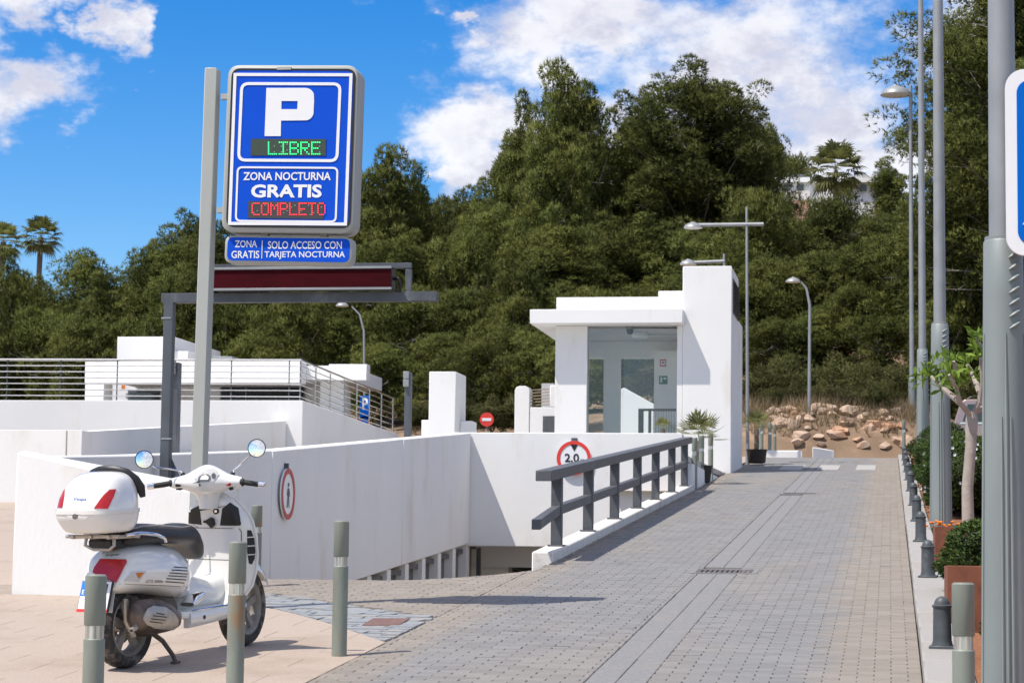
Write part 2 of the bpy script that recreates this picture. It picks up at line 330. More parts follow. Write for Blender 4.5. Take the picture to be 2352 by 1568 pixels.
# road bed: one sheet, 25 mm below the brick faces; follows the mouth of the ramp
XL, XR = -3.35, .18
tileb = [gp(*p) for p in ((884,1474),(800,1444),(720,1419),(650,1401),(600,1390),(520,1378),(430,1370))]
brkb = [gp(*p) for p in ((958,1411),(880,1401),(790,1387),(700,1371),(640,1365),(600,1362),(520,1358),(430,1355))]
def ip(curve, x):
    c = [(p.x, p.y) for p in curve][::-1]
    return float(np.interp(x, [a for a, _ in c], [b_ for _, b_ in c]))
def tile_edge(x): return ip(tileb, x) if x > tileb[-1].x else tileb[-1].y
def brick_edge(x): return ip(brkb, x) if x > brkb[-1].x else brkb[-1].y
bed = MB()
ysr = list(np.arange(-12, 59, 1.0)) + [60,64,70]
n = len(ysr)
bed.add([(x, y, gz(0, y)-.026) for y in ysr for x in (XL-.004, XR)], [(2*i, 2*i+1, 2*i+3, 2*i+2) for i in range(n-1)])
road = struct(bed.build('road', JOINT))
ramp = MB(); xr = [-7.1,-6.4,-5.6,-4.8,-4.2,-3.8,-3.5,-3.352]; yr = list(np.arange(14.5, 24.1, .15))+list(np.arange(25, 48, 1.0))
ramp.add([(x, y, gz(x, y)-.03) for y in yr for x in xr], [(j*8+i, j*8+i+1, j*8+9+i, j*8+8+i) for j in range(len(yr)-1) for i in range(7)])
struct(ramp.build('ramp', JOINT, smooth=True))
def brick_verts(cx, cy, hx, hy, dz, tilt=(0,0), fz=gz):
    c = .004; o = []
    for (a, b_, h) in ((hx, hy, -.03), (hx, hy, -c), (hx-c, hy-c, 0)):
        for sx_, sy_ in ((-1,-1),(1,-1),(1,1),(-1,1)):
            x, y = cx+sx_*a, cy+sy_*b_; o.append((x, y, fz(x,y)+h+dz+tilt[0]*sx_*.0012+tilt[1]*sy_*.0008))
    return o
BF = [(8,9,10,11)]+[(i, (i+1)%4, 4+(i+1)%4, 4+i) for i in range(4)]+[(4+i, 4+(i+1)%4, 8+(i+1)%4, 8+i) for i in range(4)]
gut = (-1.765, -1.405)   # drain strip of larger slabs
cand = []
for r_ in range(60, 585):
    y = r_*.1+.05; k0 = int(math.floor((XL)*5))-1
    for c_ in range(-20, 3):
        x0 = (c_-(.5*r_) % 1)*.2; x0 += 0
        x1 = x0+.2
        a, b_ = max(x0, XL), min(x1, XR)
        for a2, b2 in ((a, min(b_, gut[0])), (max(a, gut[1]), b_)):
            if b2-a2 > .03: cand.append((y, (a2+b2)/2, (b2-a2)/2-.0017-abs(float(rng.normal()))*.0006))
def visible_rank(b_): return abs(b_[0]-13.1)+ (0 if b_[0] >= 13.1 else 50)
cand.sort(key=visible_rank)
near = cand[:300]; rest = cand[300:]
shared = {}
sl_ = math.atan(S)
for y, x, hx in near:
    key = round(hx, 3)
    if key not in shared:
        b = MB(); b.add(brick_verts(0, 0, hx, .0478, 0, fz=lambda x_, y_: S*y_), BF); o = b.build('brick', BRICK, road); shared[key] = o.data; o.location = (x, y, S*y+rng.normal()*.0012)
    else: o = inst('brick', shared[key], road, (x, y, S*y+rng.normal()*.0012))
    o.rotation_euler = (rng.normal()*.004, rng.normal()*.005, rng.normal()*.006)
b = MB()
for y, x, hx in rest: b.add(brick_verts(x, y, hx, .0478, rng.normal()*.0012, rng.normal(size=2)), BF)
b.build('distant_brick_paving', BRICK, road, kind='stuff')
b = MB(); rampo = bpy.data.objects['ramp']
for r_ in range(150, 245):
    y = r_*.1+.05
    for c_ in range(-37, -15):
        x0 = (c_-(.5*r_) % 1)*.2; a, b_ = max(x0, -7.1), min(x0+.2, XL-.004)
        if b_-a > .03 and y > brick_edge((a+b_)/2)+.04: b.add(brick_verts((a+b_)/2, y, (b_-a)/2-.0018, .0478, rng.normal()*.0012, rng.normal(size=2)), BF)
b.build('brick_paving', BRICK, rampo, kind='stuff')
GUT = mat('drain_slab', (.212,.208,.202), .7, var=.15, nscale=25, c2=(.235,.222,.2), c2amt=.3, c2scale=1.5, bump=.15, bscale=80)
gm = {}
y = 6.0; i = 0
while y < 57.5:
    ln = random.choice((.5,.6,.7))
    for s_ in (0, 1):
        xa = gut[0]+.004+s_*.18; xb = xa+.172
        if not (21.3 < y+ln/2 < 21.95 or 37.6 < y+ln/2 < 38.2): 
            if ln not in gm:
                b = MB(); b.add(brick_verts(0, 0, .0885, ln/2-.002, 0, fz=lambda x_, y_: S*y_), BF); o = b.build('drain_slab', GUT, road); gm[ln] = o.data
            else: o = inst('drain_slab', gm[ln], road)
            o.location = ((xa+xb)/2, y+ln/2, S*(y+ln/2)-.003+rng.normal()*.001)
    y += ln
def grate(u, v, label):
    p = gp(u, v); w_, l_ = .62, .5
    t = thing('drain_grate', label, 'drain grate', (p.x, p.y, p.z), 'iron drain grates in the road')
    def q(mb, x0, x1, y0, y1, z1):
        mb.hexa([(p.x+x, p.y+y_, S*(p.y+y_)-.03) for x, y_ in ((x0,y0),(x1,y0),(x1,y1),(x0,y1))], [(p.x+x, p.y+y_, S*(p.y+y_)+z1) for x, y_ in ((x0,y0),(x1,y0),(x1,y1),(x0,y1))])
    b = MB()
    for a in ((-w_/2,w_/2,-l_/2,-l_/2+.05),(-w_/2,w_/2,l_/2-.05,l_/2),(-w_/2,-w_/2+.05,-l_/2+.05,l_/2-.05),(w_/2-.05,w_/2,-l_/2+.05,l_/2-.05)): q(b, *a, .006)
    b.build('frame', GUT, t)
    for k in range(11):
        b = MB(); x = -w_/2+.075+k*.0472; q(b, x-.016, x+.016, -l_/2+.05, l_/2-.05, .003); b.build('bar', IRON, t)
grate(1665, 1312, 'iron drain grate in the road nearer to the camera, beside the railing start')
grate(1837, 1133, 'small far iron drain grate in the road below the crossing')
# zebra crossing bars near the crest
for u0, u1, lab in ((1787,1840,'leftmost'),(1876,1924,'middle'),(1965,2010,'rightmost')):
    a, b_ = gp(u0, 1079), gp(u1, 1079); y0, y1 = a.y, gp(u0, 1068).y
    q = MB(); q.hexa([(x, y_, gz(0,y_)+.0015) for x, y_ in ((a.x,y0),(b_.x,y0),(b_.x,y1),(a.x,y1))], [(x, y_, gz(0,y_)+.006) for x, y_ in ((a.x,y0),(b_.x,y0),(b_.x,y1),(a.x,y1))])
    tag(q.build('crossing_bar', ZEBRA), 'worn white zebra crossing bar on the road, %s of the three' % lab, 'road marking', 'zebra crossing bars')
# kerb of granite blocks on the right
kx0, kx1 = XR+.004, .47
kerb = MB(); kerb.add([(x, y, gz(0,y)-.03) for y in (5,58,75) for x in (kx0, kx1)], [(0,1,3,2),(2,3,5,4)]); kerb = struct(kerb.build('kerb', JOINT))
km = None; y = 6.0
while y < 58:
    if km is None:
        b = MB(); b.hexa([(-.14,-.495,-.05-S*.495),(.14,-.495,-.05-S*.495),(.14,.495,-.05+S*.495),(-.14,.495,-.05+S*.495)], [(-.14,-.495,.09-S*.495),(.14,-.495,.09-S*.495),(.14,.495,.09+S*.495),(-.14,.495,.09+S*.495)])
        o = b.build('kerb_stone', GRAN, kerb, bevel=.012); km = o.data
    else: o = inst('kerb_stone', km, kerb)
    o.location = (.326+rng.normal()*.002, y+.5, gz(0,y+.5)+rng.normal()*.002); y += 1.0
bedr = MB(); bedr.add([(x, y, gz(0,y)+.03) for y in list(range(4,60,2))+[75] for x in (.47, 4.0)], [(2*i,2*i+1,2*i+3,2*i+2) for i in range(len(range(4,60,2)))]); struct(bedr.build('planting_bed', SOIL))
ASPH = mat('asphalt', (.07,.07,.072), .9, var=.2, nscale=40)
pk = MB(); pk.add([(x, y, gz(0,y)+.01) for y in list(range(4,60,2))+[70,90] for x in (4.0, 40.0)], [(2*i,2*i+1,2*i+3,2*i+2) for i in range(len(range(4,60,2))+1)]); struct(pk.build('car_park', ASPH))

# ------------------------------------------------------------------ plaza with granite tiles
PLZ = mat('beige_granite', (.40,.325,.262), .75, var=.22, nscale=110, c2=(.345,.275,.215), c2amt=.35, c2scale=1.2, bump=.12, bscale=150)
PLJ = mat('plaza_joint', (.31,.255,.21), .95, var=.2)
pz = MB()
def strip(mb, x0, x1, y0, y1, dz, step=1.0):
    yy = list(np.arange(y0, y1, step))+[y1]; b0 = len(mb.v)
    mb.add([(x, y, S*y+dz) for y in yy for x in (x0, x1)], [(2*i,2*i+1,2*i+3,2*i+2) for i in range(len(yy)-1)])
strip(pz, -60, -7.1, -12, 34.6, -.012); strip(pz, -7.1, XL-.004, -12, 14.5, -.012)
plaza = struct(pz.build('plaza', PLZ))
def clip_poly(poly, f):
    out = []
    for i in range(len(poly)):
        p, q = poly[i], poly[(i+1) % len(poly)]; a, b_ = f(p), f(q)
        if a <= 0: out.append(p)
        if a*b_ < 0: t = a/(a-b_); out.append((p[0]+(q[0]-p[0])*t, p[1]+(q[1]-p[1])*t))
    return out
def slab(name, poly, mt, parent, dz=0, thick=.02, inset=.003, bevel=0):
    cx = sum(p[0] for p in poly)/len(poly); cy = sum(p[1] for p in poly)/len(poly)
    pl = [(cx+(p[0]-cx)*(1-inset/max(.02, math.hypot(p[0]-cx, p[1]-cy))), cy+(p[1]-cy)*(1-inset/max(.02, math.hypot(p[0]-cx, p[1]-cy)))) for p in poly]
    b = MB(); b.hexa([(x, y, gz(x,y)-thick+dz) for x, y in pl], [(x, y, gz(x,y)+dz) for x, y in pl]); return b.build(name, mt, parent)
tsh = None; cnt = 0
for j in range(int((19.0-8.6)/.4)):
    y0 = 8.6+j*.4
    for i in range(-14, 1):
        x1 = XL-.006+i*.6+(.3 if j % 2 else 0); x0 = x1-.6; x1 = min(x1, XL-.006)
        if x1-x0 < .05 or x1 < -8.2: continue
        poly = [(x0,y0),(x1,y0),(x1,y0+.4),(x0,y0+.4)]
        full = all(p[1] <= tile_edge(p[0]) for p in poly) and x1-x0 > .59
        if not full:
            poly = clip_poly(poly, lambda p: p[1]-tile_edge(p[0]))
            if len(poly) < 3 or max(p[0] for p in poly)-min(p[0] for p in poly) < .03: continue
            slab('paving_tile', poly, PLZ, plaza); continue
        if tsh is None:
            b = MB(); b.add(brick_verts(0,0,.2993,.1993,0,fz=lambda x_, y_: S*y_), BF); o = b.build('paving_tile', PLZ, plaza); tsh = o.data
        else: o = inst('paving_tile', tsh, plaza)
        o.location = ((x0+x1)/2, y0+.2, S*(y0+.2)+rng.normal()*.0006); cnt += 1
jb = MB(); strip(jb, -8.4, XL-.004, 8.4, 14.6, -.0025, .5); strip(jb, -8.4, -7.05, 14.6, 19.2, -.0025, .5)
jb.build('tile_joint', PLJ, plaza)
# fan of worn blue-grey stone slabs between tiles and bricks
COB = mat('blue_grey_stone', (.25,.265,.275), .75, var=.2, nscale=14, c2=(.34,.30,.25), c2amt=.35, c2scale=6, bump=.5, bscale=25)
ap = MB(); apx = np.linspace(-6.4, XL-.006, 14)
ap.add([(x, y, S*y-.02) for x in apx for y in (tile_edge(x)-.02, brick_edge(x)+.06)], [(2*i,2*i+2,2*i+3,2*i+1) for i in range(13)])
apron = struct(ap.build('stone_apron', mat('apron_mortar', (.40,.34,.27), .95, var=.25, nscale=20)))
yy = 15.4
while yy < 19:
    hgt = random.uniform(.11,.17); x = -6.4+random.uniform(0,.2)
    while x < XL-.05:
        wd = random.uniform(.2,.42)
        j_ = lambda: random.uniform(-.018,.018)
        poly = [(x+j_(),yy+j_()),(x+wd+j_(),yy+j_()),(x+wd+j_()+.03,yy+hgt+j_()),(x+.03+j_(),yy+hgt+j_())]
        poly = [(min(p[0], XL-.01), p[1]) for p in poly]
        poly = clip_poly(poly, lambda p: tile_edge(p[0])+.02-p[1]); 
        if len(poly) >= 3: poly = clip_poly(poly, lambda p: p[1]-brick_edge(p[0])-.02)
        if len(poly) >= 3 and max(p[0] for p in poly)-min(p[0] for p in poly) > .08 and max(p[1] for p in poly)-min(p[1] for p in poly) > .04:
            slab('apron_stone', poly, COB, apron, dz=random.uniform(-.006,.004), inset=.012)
        x += wd
    yy += hgt
a = [gp(*p) for p in ((831,1436),(917,1436),(942,1421),(856,1421))]
q = MB(); q.hexa([(p.x,p.y,p.z-.01) for p in a], [(p.x,p.y,p.z+.008) for p in a])
tag(q.build('access_cover', GRATE, bevel=.003), 'rusty reddish metal access cover set in the stone apron', 'access cover')
# ------------------------------------------------------------------ walls round the garage ramp
def wallprism(name, pts, off, mt=None, parent=None, bevel=.012):
    b = MB(); b.prism(pts, off); return b.build(name, mt or WHITE, parent, bevel=bevel)
# front wedge wall: sloping top, seen from its sunny end
t = thing('wedge_wall', 'white sloping-topped wall end in full sun right behind the scooter', 'wall', (-6.3,18.3,1.39))
fb = [(-7.24,18.3),(-5.43,18.1)]
fl, fr = at(40,1038,18.3), at(450,1132,18.1)
bl, br = at(52,1034,18.75), at(462,1110,18.62)
b = MB(); b.hexa([(-7.24,18.3,1.1),(-5.43,18.1,1.1),(-5.40,18.62,1.1),(-7.2,18.75,1.1)], [tuple(fl),tuple(fr),tuple(br),tuple(bl)]); b.build('wall_face', WHITE, t, bevel=.012)
# long shaded ramp wall, in three cast sections with open joints
t = thing('ramp_wall', 'long white wall in shade along the left side of the garage ramp', 'wall', (-7.2,28,1))
tops = {20.0:2.62, 25.66:2.95, 32.87:3.48, 38.3:3.88}
def topz(y): return float(np.interp(y, [18.8]+sorted(tops), [2.56]+[tops[k] for k in sorted(tops)]))
def botz(y): return 1.48+(y-30.55)*.0688
for y0, y1 in ((18.8,25.645),(25.675,32.855),(32.885,38.29)):
    zb0, zb1 = (botz(y0), botz(y1)) if y0 > 32 else (-.5, -.5)
    b = MB()
    yy = list(np.linspace(y0, y1, 5))
    def bz(y): return botz(y) if y >= 29.0 else -1.0
    segs = [(a, c) for a, c in zip(yy[:-1], yy[1:])]
    pf = [(-7.03, y, topz(y)) for y in yy]+[(-7.03, y, botz(y)) for y in yy[::-1]]
    b.prism(pf, (-.32,0,0)); b.build('wall_panel', WHITE, t, bevel=.012)
b = MB(); b.prism([(-7.032,18.8,-1.5),(-7.032,27.6,-1.5),(-7.032,27.6,botz(27.6)+.01),(-7.032,18.8,botz(18.8)+.01)], (-.31,0,0)); b.build('lower_wall', WHITE, t)
for y in (25.66, 32.87):
    b = MB(); b.box(-7.2,-7.06,y-.012,y+.012,topz(y)-1.9,topz(y)-.03); b.build('joint_seal', mat('joint_mastic%d' % y, (.35,.32,.28), .9), t)
# glazed strip under it: pillars and dark panes
for k, y in enumerate(np.arange(28.3, 38.3, 1.24)):
    b = MB(); b.box(-7.3,-7.06,y,y+.26,-1.5,botz(y)+.0); b.build('pillar', WHITE, t)
    b = MB(); b.box(-7.24,-7.20,y+.262,y+1.238,-1.5,botz(y+.26)-.02); b.build('pane', GLASSD, t)
    b = MB(); b.box(-7.22,-7.12,y+.262,y+1.238,botz(y+.26)-.10,botz(y+.26)-.022); b.build('window_head', DGREY, t)
# headwall over the garage door
t = thing('garage_headwall', 'white sunlit wall above the garage entrance, carrying the height limit sign', 'wall', (-5.2,38.4,1))
b = MB(); b.box(-7.35,-3.44,38.3,38.62,1.97,3.89); b.build('wall_face', WHITE, t, bevel=.012)
b = MB(); b.box(-3.74,-3.44,38.32,38.6,-1.5,1.965); b.build('pier', WHITE, t)
t = thing('garage_entrance', 'dark garage entrance with white lintel and side pillar below the headwall', 'garage', (-5.2,40,-1.5))
b = MB(); b.box(-7.35,-3.46,39.6,39.9,1.62,3.5); b.build('lintel', WHITE, t)
b = MB(); b.box(-7.3,-6.62,39.92,40.3,-1.6,1.9); b.build('pillar', WHITE, t)
b = MB(); b.box(-7.5,-7.37,38.7,52,-2,3.4); b.build('side_wall', WINT, t)
b = MB(); b.box(-3.44,-3.3,38.7,52,-2,3.4); b.build('side_wall', WINT, t)
b = MB(); b.box(-7.5,-3.3,52.02,52.2,-2,3.4); b.build('back_wall', WINT, t)
b = MB(); b.box(-9,-2,38,52,-2.2,-2.02); b.build('floor', ASPH, t)
b = MB(); b.box(-7.05,-6.98,39.1,39.16,-1.6,1.95); b.build('door_track', GALV, t)
# terrace roof over the garage
b = MB(); b.prism([(-12.2,38.62,3.42),(-3.36,38.62,3.42),(-3.36,56,3.55),(-12.2,56,3.55)], (0,0,.1)); struct(b.build('garage_roof_deck', mat('pale_deck', (.5,.47,.43), .9)))
b = MB(); b.prism([(-3.356,38.0,2.6),(-3.356,62,2.9),(-3.356,62,4.5),(-3.356,58,4.39),(-3.356,38.0,2.87)], (-.3,0,0)); struct(b.build('pavement_edge', PLZ))
pv = MB(); pv.add([(x,y,gz(0,y)+.02) for y in (38.05,48,58,62,66) for x in (-4.6,-3.34)], [(2*i,2*i+1,2*i+3,2*i+2) for i in range(4)]); struct(pv.build('pavement', PLZ))
# second ramp on the left and raised terrace
t = thing('left_ramp_wall', 'white and shaded wall of the further ramp at far left, below the railing terrace', 'wall', (-13,36,1))
p0, p1 = at(0,988,33.4), at(188,987,33.4); p2 = at(655,966,46.9)
b = MB(); b.hexa([(-22,33.4,1),(p1.x,33.4,1),(p1.x,33.75,1),(-22,33.75,1)], [(-22,33.4,p1.z),(p1.x,33.4,p1.z),(p1.x,33.75,p1.z),(-22,33.75,p1.z)]); b.build('end_wall', WHITE, t, bevel=.01)
b = MB(); b.hexa([(p1.x-.003,33.752,0),(p2.x,46.98,0),(p2.x-.3,46.98,0),(p1.x-.3,33.752,0)], [(p1.x-.003,33.752,p1.z-.003),(p2.x,46.98,p2.z),(p2.x-.3,46.98,p2.z),(p1.x-.3,33.752,p1.z-.003)]); b.build('side_wall', WHITE, t)
q = at(150,1100,33.4); b = MB(); b.box(q.x-.008,q.x+.008,33.394,33.399,1.5,p1.z-.01); b.build('joint', mat('wall_joint', (.3,.29,.27), .9), t)
t = thing('terrace_wall', 'tall white terrace wall under the steel railing at left', 'wall', (-16,48,0))
c0, c1 = at(695,919,47), atx(915,997,-12.25)
b = MB(); b.hexa([(-40,47,-1),(-12.25,47,-1),(-12.25,c1.y,-1),(-40,c1.y,-1)], [(-40,47,c0.z),(-12.25,47,c0.z),(-12.25,c1.y,c1.z),(-40,c1.y,c1.z)]); b.build('wall_face', WHITE, t, bevel=.012)

# ------------------------------------------------------------------ steel railing on the terrace
t = thing('terrace_railing', 'shiny steel railing with horizontal bars along the raised terrace at left', 'railing', (-16,47.2,c0.z))
Yr = 47.12; zr = c0.z
tp = at(685,827,Yr).z
nb = 7; xr_ = -12.33
e0 = Vector((xr_,Yr,0)); e1 = atx(897,912,xr_); eb = atx(903,984,xr_)
for k in range(nb):
    f_ = (k+.0)/(nb-.35); z = tp+(zr-tp)*f_
    b = MB(); r_ = .025 if k == 0 else .012
    zl = at(0,823+ (914-823)*f_,Yr).z
    b.tube([(-24,Yr,z+.05),(xr_,Yr,z)], r_, 8); b.build('top_rail' if k == 0 else 'bar', STEEL, t, smooth=True)
    z2 = e1.z+(c1.z-e1.z)*f_
    b = MB(); b.tube([(xr_+.001,Yr,z),(xr_+.001,c1.y-.15,z2)], r_, 8); b.build('top_rail' if k == 0 else 'bar', STEEL, t, smooth=True)
for u in (-240,-110,16,138,269,400,531,664):
    p = at(u,870,Yr+.03); b = MB(); b.box(p.x-.008,p.x+.008,Yr+.014,Yr+.05,zr-.03,tp+.02); b.build('post', GALV, t)
for k in range(8):
    f_ = (k+.02)/7.05; y = Yr+.02+(c1.y-.2-Yr)*f_; zt_ = tp+(e1.z-tp)*f_; zb = c0.z+(c1.z-c0.z)*f_
    b = MB(); b.hexa([(xr_-.03,y-.03,zb-.03),(xr_-.013,y-.03,zb-.03),(xr_-.013,y+.03,zb-.03),(xr_-.03,y+.03,zb-.03)], [(xr_-.03,y-.03,zt_),(xr_-.013,y-.03,zt_),(xr_-.013,y+.03,zt_),(xr_-.03,y+.03,zt_)]); b.build('post', GALVL, t)

# ------------------------------------------------------------------ low white building behind the terrace
t = thing('left_building', 'low white flat-roofed building behind the terrace railing', 'building', (-14,60,zr))
def bx(nm, u0, u1, v0, v1, Y, dep, mt=WHITE, par=None, bev=.01, zb=None):
    a, c = at(u0,(v0+v1)/2,Y), at(u1,(v0+v1)/2,Y); zt_ = at((u0+u1)/2,v0,Y).z; z0 = at((u0+u1)/2,v1,Y).z if zb is None else zb
    b = MB(); b.box(a.x,c.x,Y,Y+dep,z0,zt_); return b.build(nm, mt, par if par is not None else t, bevel=bev)
bx('roof', 195,690,830,879,57,.6); bx('roof_slab', 240,800,840,872,57.62,4)
bx('corner_pier', 195,238,879.3,930,57,.7, zb=zr-.2); bx('wall', 236,800,873,930,60.2,.3, zb=zr-.2)
bx('side_pier', 735,790,872.5,930,58.3,.5, zb=zr-.2); bx('parapet_block', 755,842,836,873,57.2,.4)
bx('penthouse', 269,398,773,829,60.5,4.5); bx('penthouse_step', 398,432,806,829,60.6,4)
bx('equipment_box', 490,533,818,829,58.5,1.2,GALVL); 
wn = bx('window', 293,366,896,930,60.1,.08,DGREY,zb=zr-.2); bx('pane', 298,362,901,930,60.06,.035,GLASSD,wn,0,zb=zr-.2)
wn = bx('window', 505,700,884,930,60.1,.08,GALVL,zb=zr-.2); bx('pane', 508,562,887,930,60.06,.035,GLASSD,wn,0,zb=zr-.2); bx('pane', 566,697,887,930,60.06,.035,GLASSD,wn,0,zb=zr-.2)
bx('notice', 279,287,884,893,60.1,.02,ORANGE,bev=0)

# ------------------------------------------------------------------ main white building with tower and canopy
BY = 47.0
t = thing('white_kiosk_building', 'white cubic entrance building with tall tower and flat canopy beside the road', 'building', (-4.9,48.5,3.5))
a, c = at(1568,850,BY), at(1680,850,BY); TX0, TX1 = -4.22, -3.215
ztow = at(1620,611,BY).z
b = MB(); b.box(TX0,TX1,BY,BY+2.2,3.0,ztow); b.build('tower', WHITE, t, bevel=.012)
zlow = atx(1715,705,TX1).z
b = MB(); b.box(TX0+.4,TX1-.003,BY+2.2,BY+3.6,3.0,6.95); b.build('tower_rear', WHITE, t, bevel=.012)
b = MB(); b.box(TX0+.2,TX1-.35,BY+2.2,BY+3.5,6.95,7.35); b.build('tower_rear_top', WHITE, t, bevel=.01)
lv = thing
b = MB(); b.box(TX1-.02,TX1+.015,BY+.35,BY+2.0,6.9,7.62); lo = b.build('louvre', DGREY, t)
for k in range(9):
    b = MB(); z = 6.96+k*.073; b.hexa([(TX1+.016,BY+.4,z),(TX1+.05,BY+.4,z-.02),(TX1+.05,BY+1.95,z-.02),(TX1+.016,BY+1.95,z)], [(TX1+.016,BY+.4,z+.012),(TX1+.05,BY+.4,z-.008),(TX1+.05,BY+1.95,z-.008),(TX1+.016,BY+1.95,z+.012)]); b.build('slat', GALV, lo)
CY = BY-.47
zc0, zc1 = at(1390,742,CY).z, at(1390,709.5,CY).z
cx0, cx1 = at(1217,725,CY).x, at(1568,725,CY).x
b = MB(); b.box(cx0,cx1,CY,BY-.004,zc0,zc1); b.box(cx0,TX0-.004,BY-.004,BY+3.4,zc0+.003,zc1-.003); b.build('canopy', WHITE, t, bevel=.01)
zp = at(1420,682,BY+.15).z; px = at(1278,695,BY+.15).x
b = MB(); b.box(px,TX0-.004,BY+.15,BY+4.2,zc1-.002,zp); b.build('parapet', WHITE, t, bevel=.01)
px = at(1512,675,BY+.4).x; b = MB(); b.box(px,TX0-.004,BY+.4,BY+2.2,zp,at(1540,668,BY+.4).z); b.build('parapet_step', WHITE, t, bevel=.01)
k0, k1 = at(1275,850,BY).x, at(1348,850,BY).x
b = MB(); b.box(k0,k1,BY,BY+.35,3.3,zc0-.001); b.build('column', WHITE, t, bevel=.008)
r0 = at(1555,850,BY).x
b = MB(); b.box(r0,TX0-.002,BY+.003,BY+.35,3.3,zc0-.001); b.build('jamb', WHITE, t)
BB = BY+3.3
b = MB(); b.box(at(1502,850,BB-.9).x,TX0-.002,BB-.9,BB-.002,3.3,at(1500,806,BB-.9).z); b.build('cupboard', WINT, t)
# back wall with openings, side wall, floor
zl = at(1400,822,BB).z
b = MB(); b.box(k0,TX0,BB,BB+.2,zl,zc0-.002); b.build('back_lintel', WINT, t)
for u0, u1 in ((1275,1350),(1386,1424),(1508,1575)):
    x0, x1 = at(u0,900,BB).x, min(at(u1,900,BB).x, TX0); b = MB(); b.box(x0,x1,BB,BB+.2,3.3,zl-.001); b.build('back_pier', WINT, t)
b = MB(); b.box(k0+.05,k0+.062,BY+.352,BB-.002,3.562,zc0-.003); b.build('side_pane', PANE, t)
b = MB(); b.box(k0,TX0,BY-.1,BB+.4,3.3,3.56); b.build('floor', mat('interior_floor', (.62,.6,.56), .5), t)
gx0, gx1 = k1+.01, r0-.01
b = MB(); b.box(gx0,gx1,BY+.12,BY+.135,3.562,at(1450,755,BY+.12).z); b.build('pane', PANE, t)
bx0, bx1 = at(1428,900,BB).x, at(1500,900,BB).x
b = MB(); b.box(bx0+.003,bx1-.003,BB+.05,BB+.062,3.562,zl-.002); b.build('pane', PANE, t)
def flat(nm, u0,u1,v0,v1,Y,mt,par,th=.01):
    a, c = at(u0,v0,Y), at(u1,v1,Y); b = MB(); b.box(a.x,c.x,Y-th,Y,c.z,a.z); return b.build(nm, mt, par)
# white sloping parapet seen through the kiosk
q0, q1 = at(1405,890,55), at(1570,965,55)
b = MB(); b.prism([(q0.x,55,3.5),(q1.x,55,3.5),(q1.x,55,q1.z),(q0.x+.3,55,q0.z),(q0.x,55,q0.z-.15)], (0,.3,0)); tag(b.build('sloping_parapet', WHITE, bevel=.01), 'white sloping parapet seen through the kiosk glass', 'wall')
# fittings inside
tt = thing('evacuation_sign', 'small green square safety sign on the wall inside the glass kiosk', 'sign', at(1523,873,BB-.9)); flat('plate', 1514,1533,863,882,BB-.902,GREENS,tt); flat('arrow', 1524,1530,867,871,BB-.914,SWHITE,tt,.003); flat('bar', 1517,1521,866,878,BB-.914,SWHITE,tt,.003)
tt = thing('camera_notice', 'small white notice with red border inside the glass kiosk above the green sign', 'sign', at(1523,833,BB-.9)); flat('plate', 1516,1530,825,841,BB-.902,FRED,tt); flat('sheet', 1518,1528,828,838,BB-.914,SWHITE,tt,.003); flat('mark', 1520,1526,831,834,BB-.918,BLACK,tt,.003)
tt = thing('security_camera', 'small dome security camera hanging under the canopy', 'camera', at(1447,766,BY+.0)); p = at(1447,764,BY+.25)
zz = zc0-.002
b = MB(); b.lathe([(.0,-.17),(.05,-.15),(.07,-.1),(.075,-.06)], (p.x,p.y,zz), 14); b.build('dome', DGREY, tt, smooth=True)
b = MB(); b.lathe([(.08,-.06),(.085,-.05),(.085,0),(.0,0)], (p.x,p.y,zz), 14); b.build('base', GALVL, tt, smooth=True)
b = MB(); b.tube([(p.x+.085,p.y,zz-.03),(r0,p.y,zz-.03)], .012, 6); b.build('conduit', GALV, tt)
tt = thing('ceiling_light', 'oval white ceiling lamp inside the kiosk', 'lamp', at(1470,790,BY+1.6)); p = at(1470,785,BY+1.6)
b = MB(); b.lathe([(0,-.13),(.15,-.11),(.19,-.06),(.17,0)], (p.x,p.y,zz), 16); b.build('diffuser', WINT, tt, smooth=True)
b = MB(); b.tube([(p.x+.17,p.y,zz-.03),(r0+.3,p.y,zz-.03)], .012, 6); b.build('conduit', GALVL, tt)
# mesh gate inside / behind the glass
tt = thing('mesh_gate', 'black framed mesh barrier seen through the kiosk glass', 'gate', at(1510,990,BY+1.2)); GY = BY+1.2
a, c = at(1466,938,GY), at(1553,938,GY)
b = MB(); b.box(a.x,c.x,GY,GY+.05,a.z-.05,a.z); b.build('top_rail', DGREY, tt)
for u in (1466,1489):
    x = at(u,960,GY).x; b = MB(); b.box(x,x+(.11 if u == 1466 else .06),GY-.001,GY+.051,3.56,a.z-.05); b.build('post', DGREY, tt)
b = MB()
for k in range(12):
    x = at(1494,960,GY).x+k*.055; b.box(x,x+.006,GY+.02,GY+.026,3.56,a.z-.05)
for k in range(12): b.box(at(1492,960,GY).x,c.x,GY+.026,GY+.032,3.6+k*.055,3.606+k*.055)
b.build('wire_mesh', DGREY, tt)
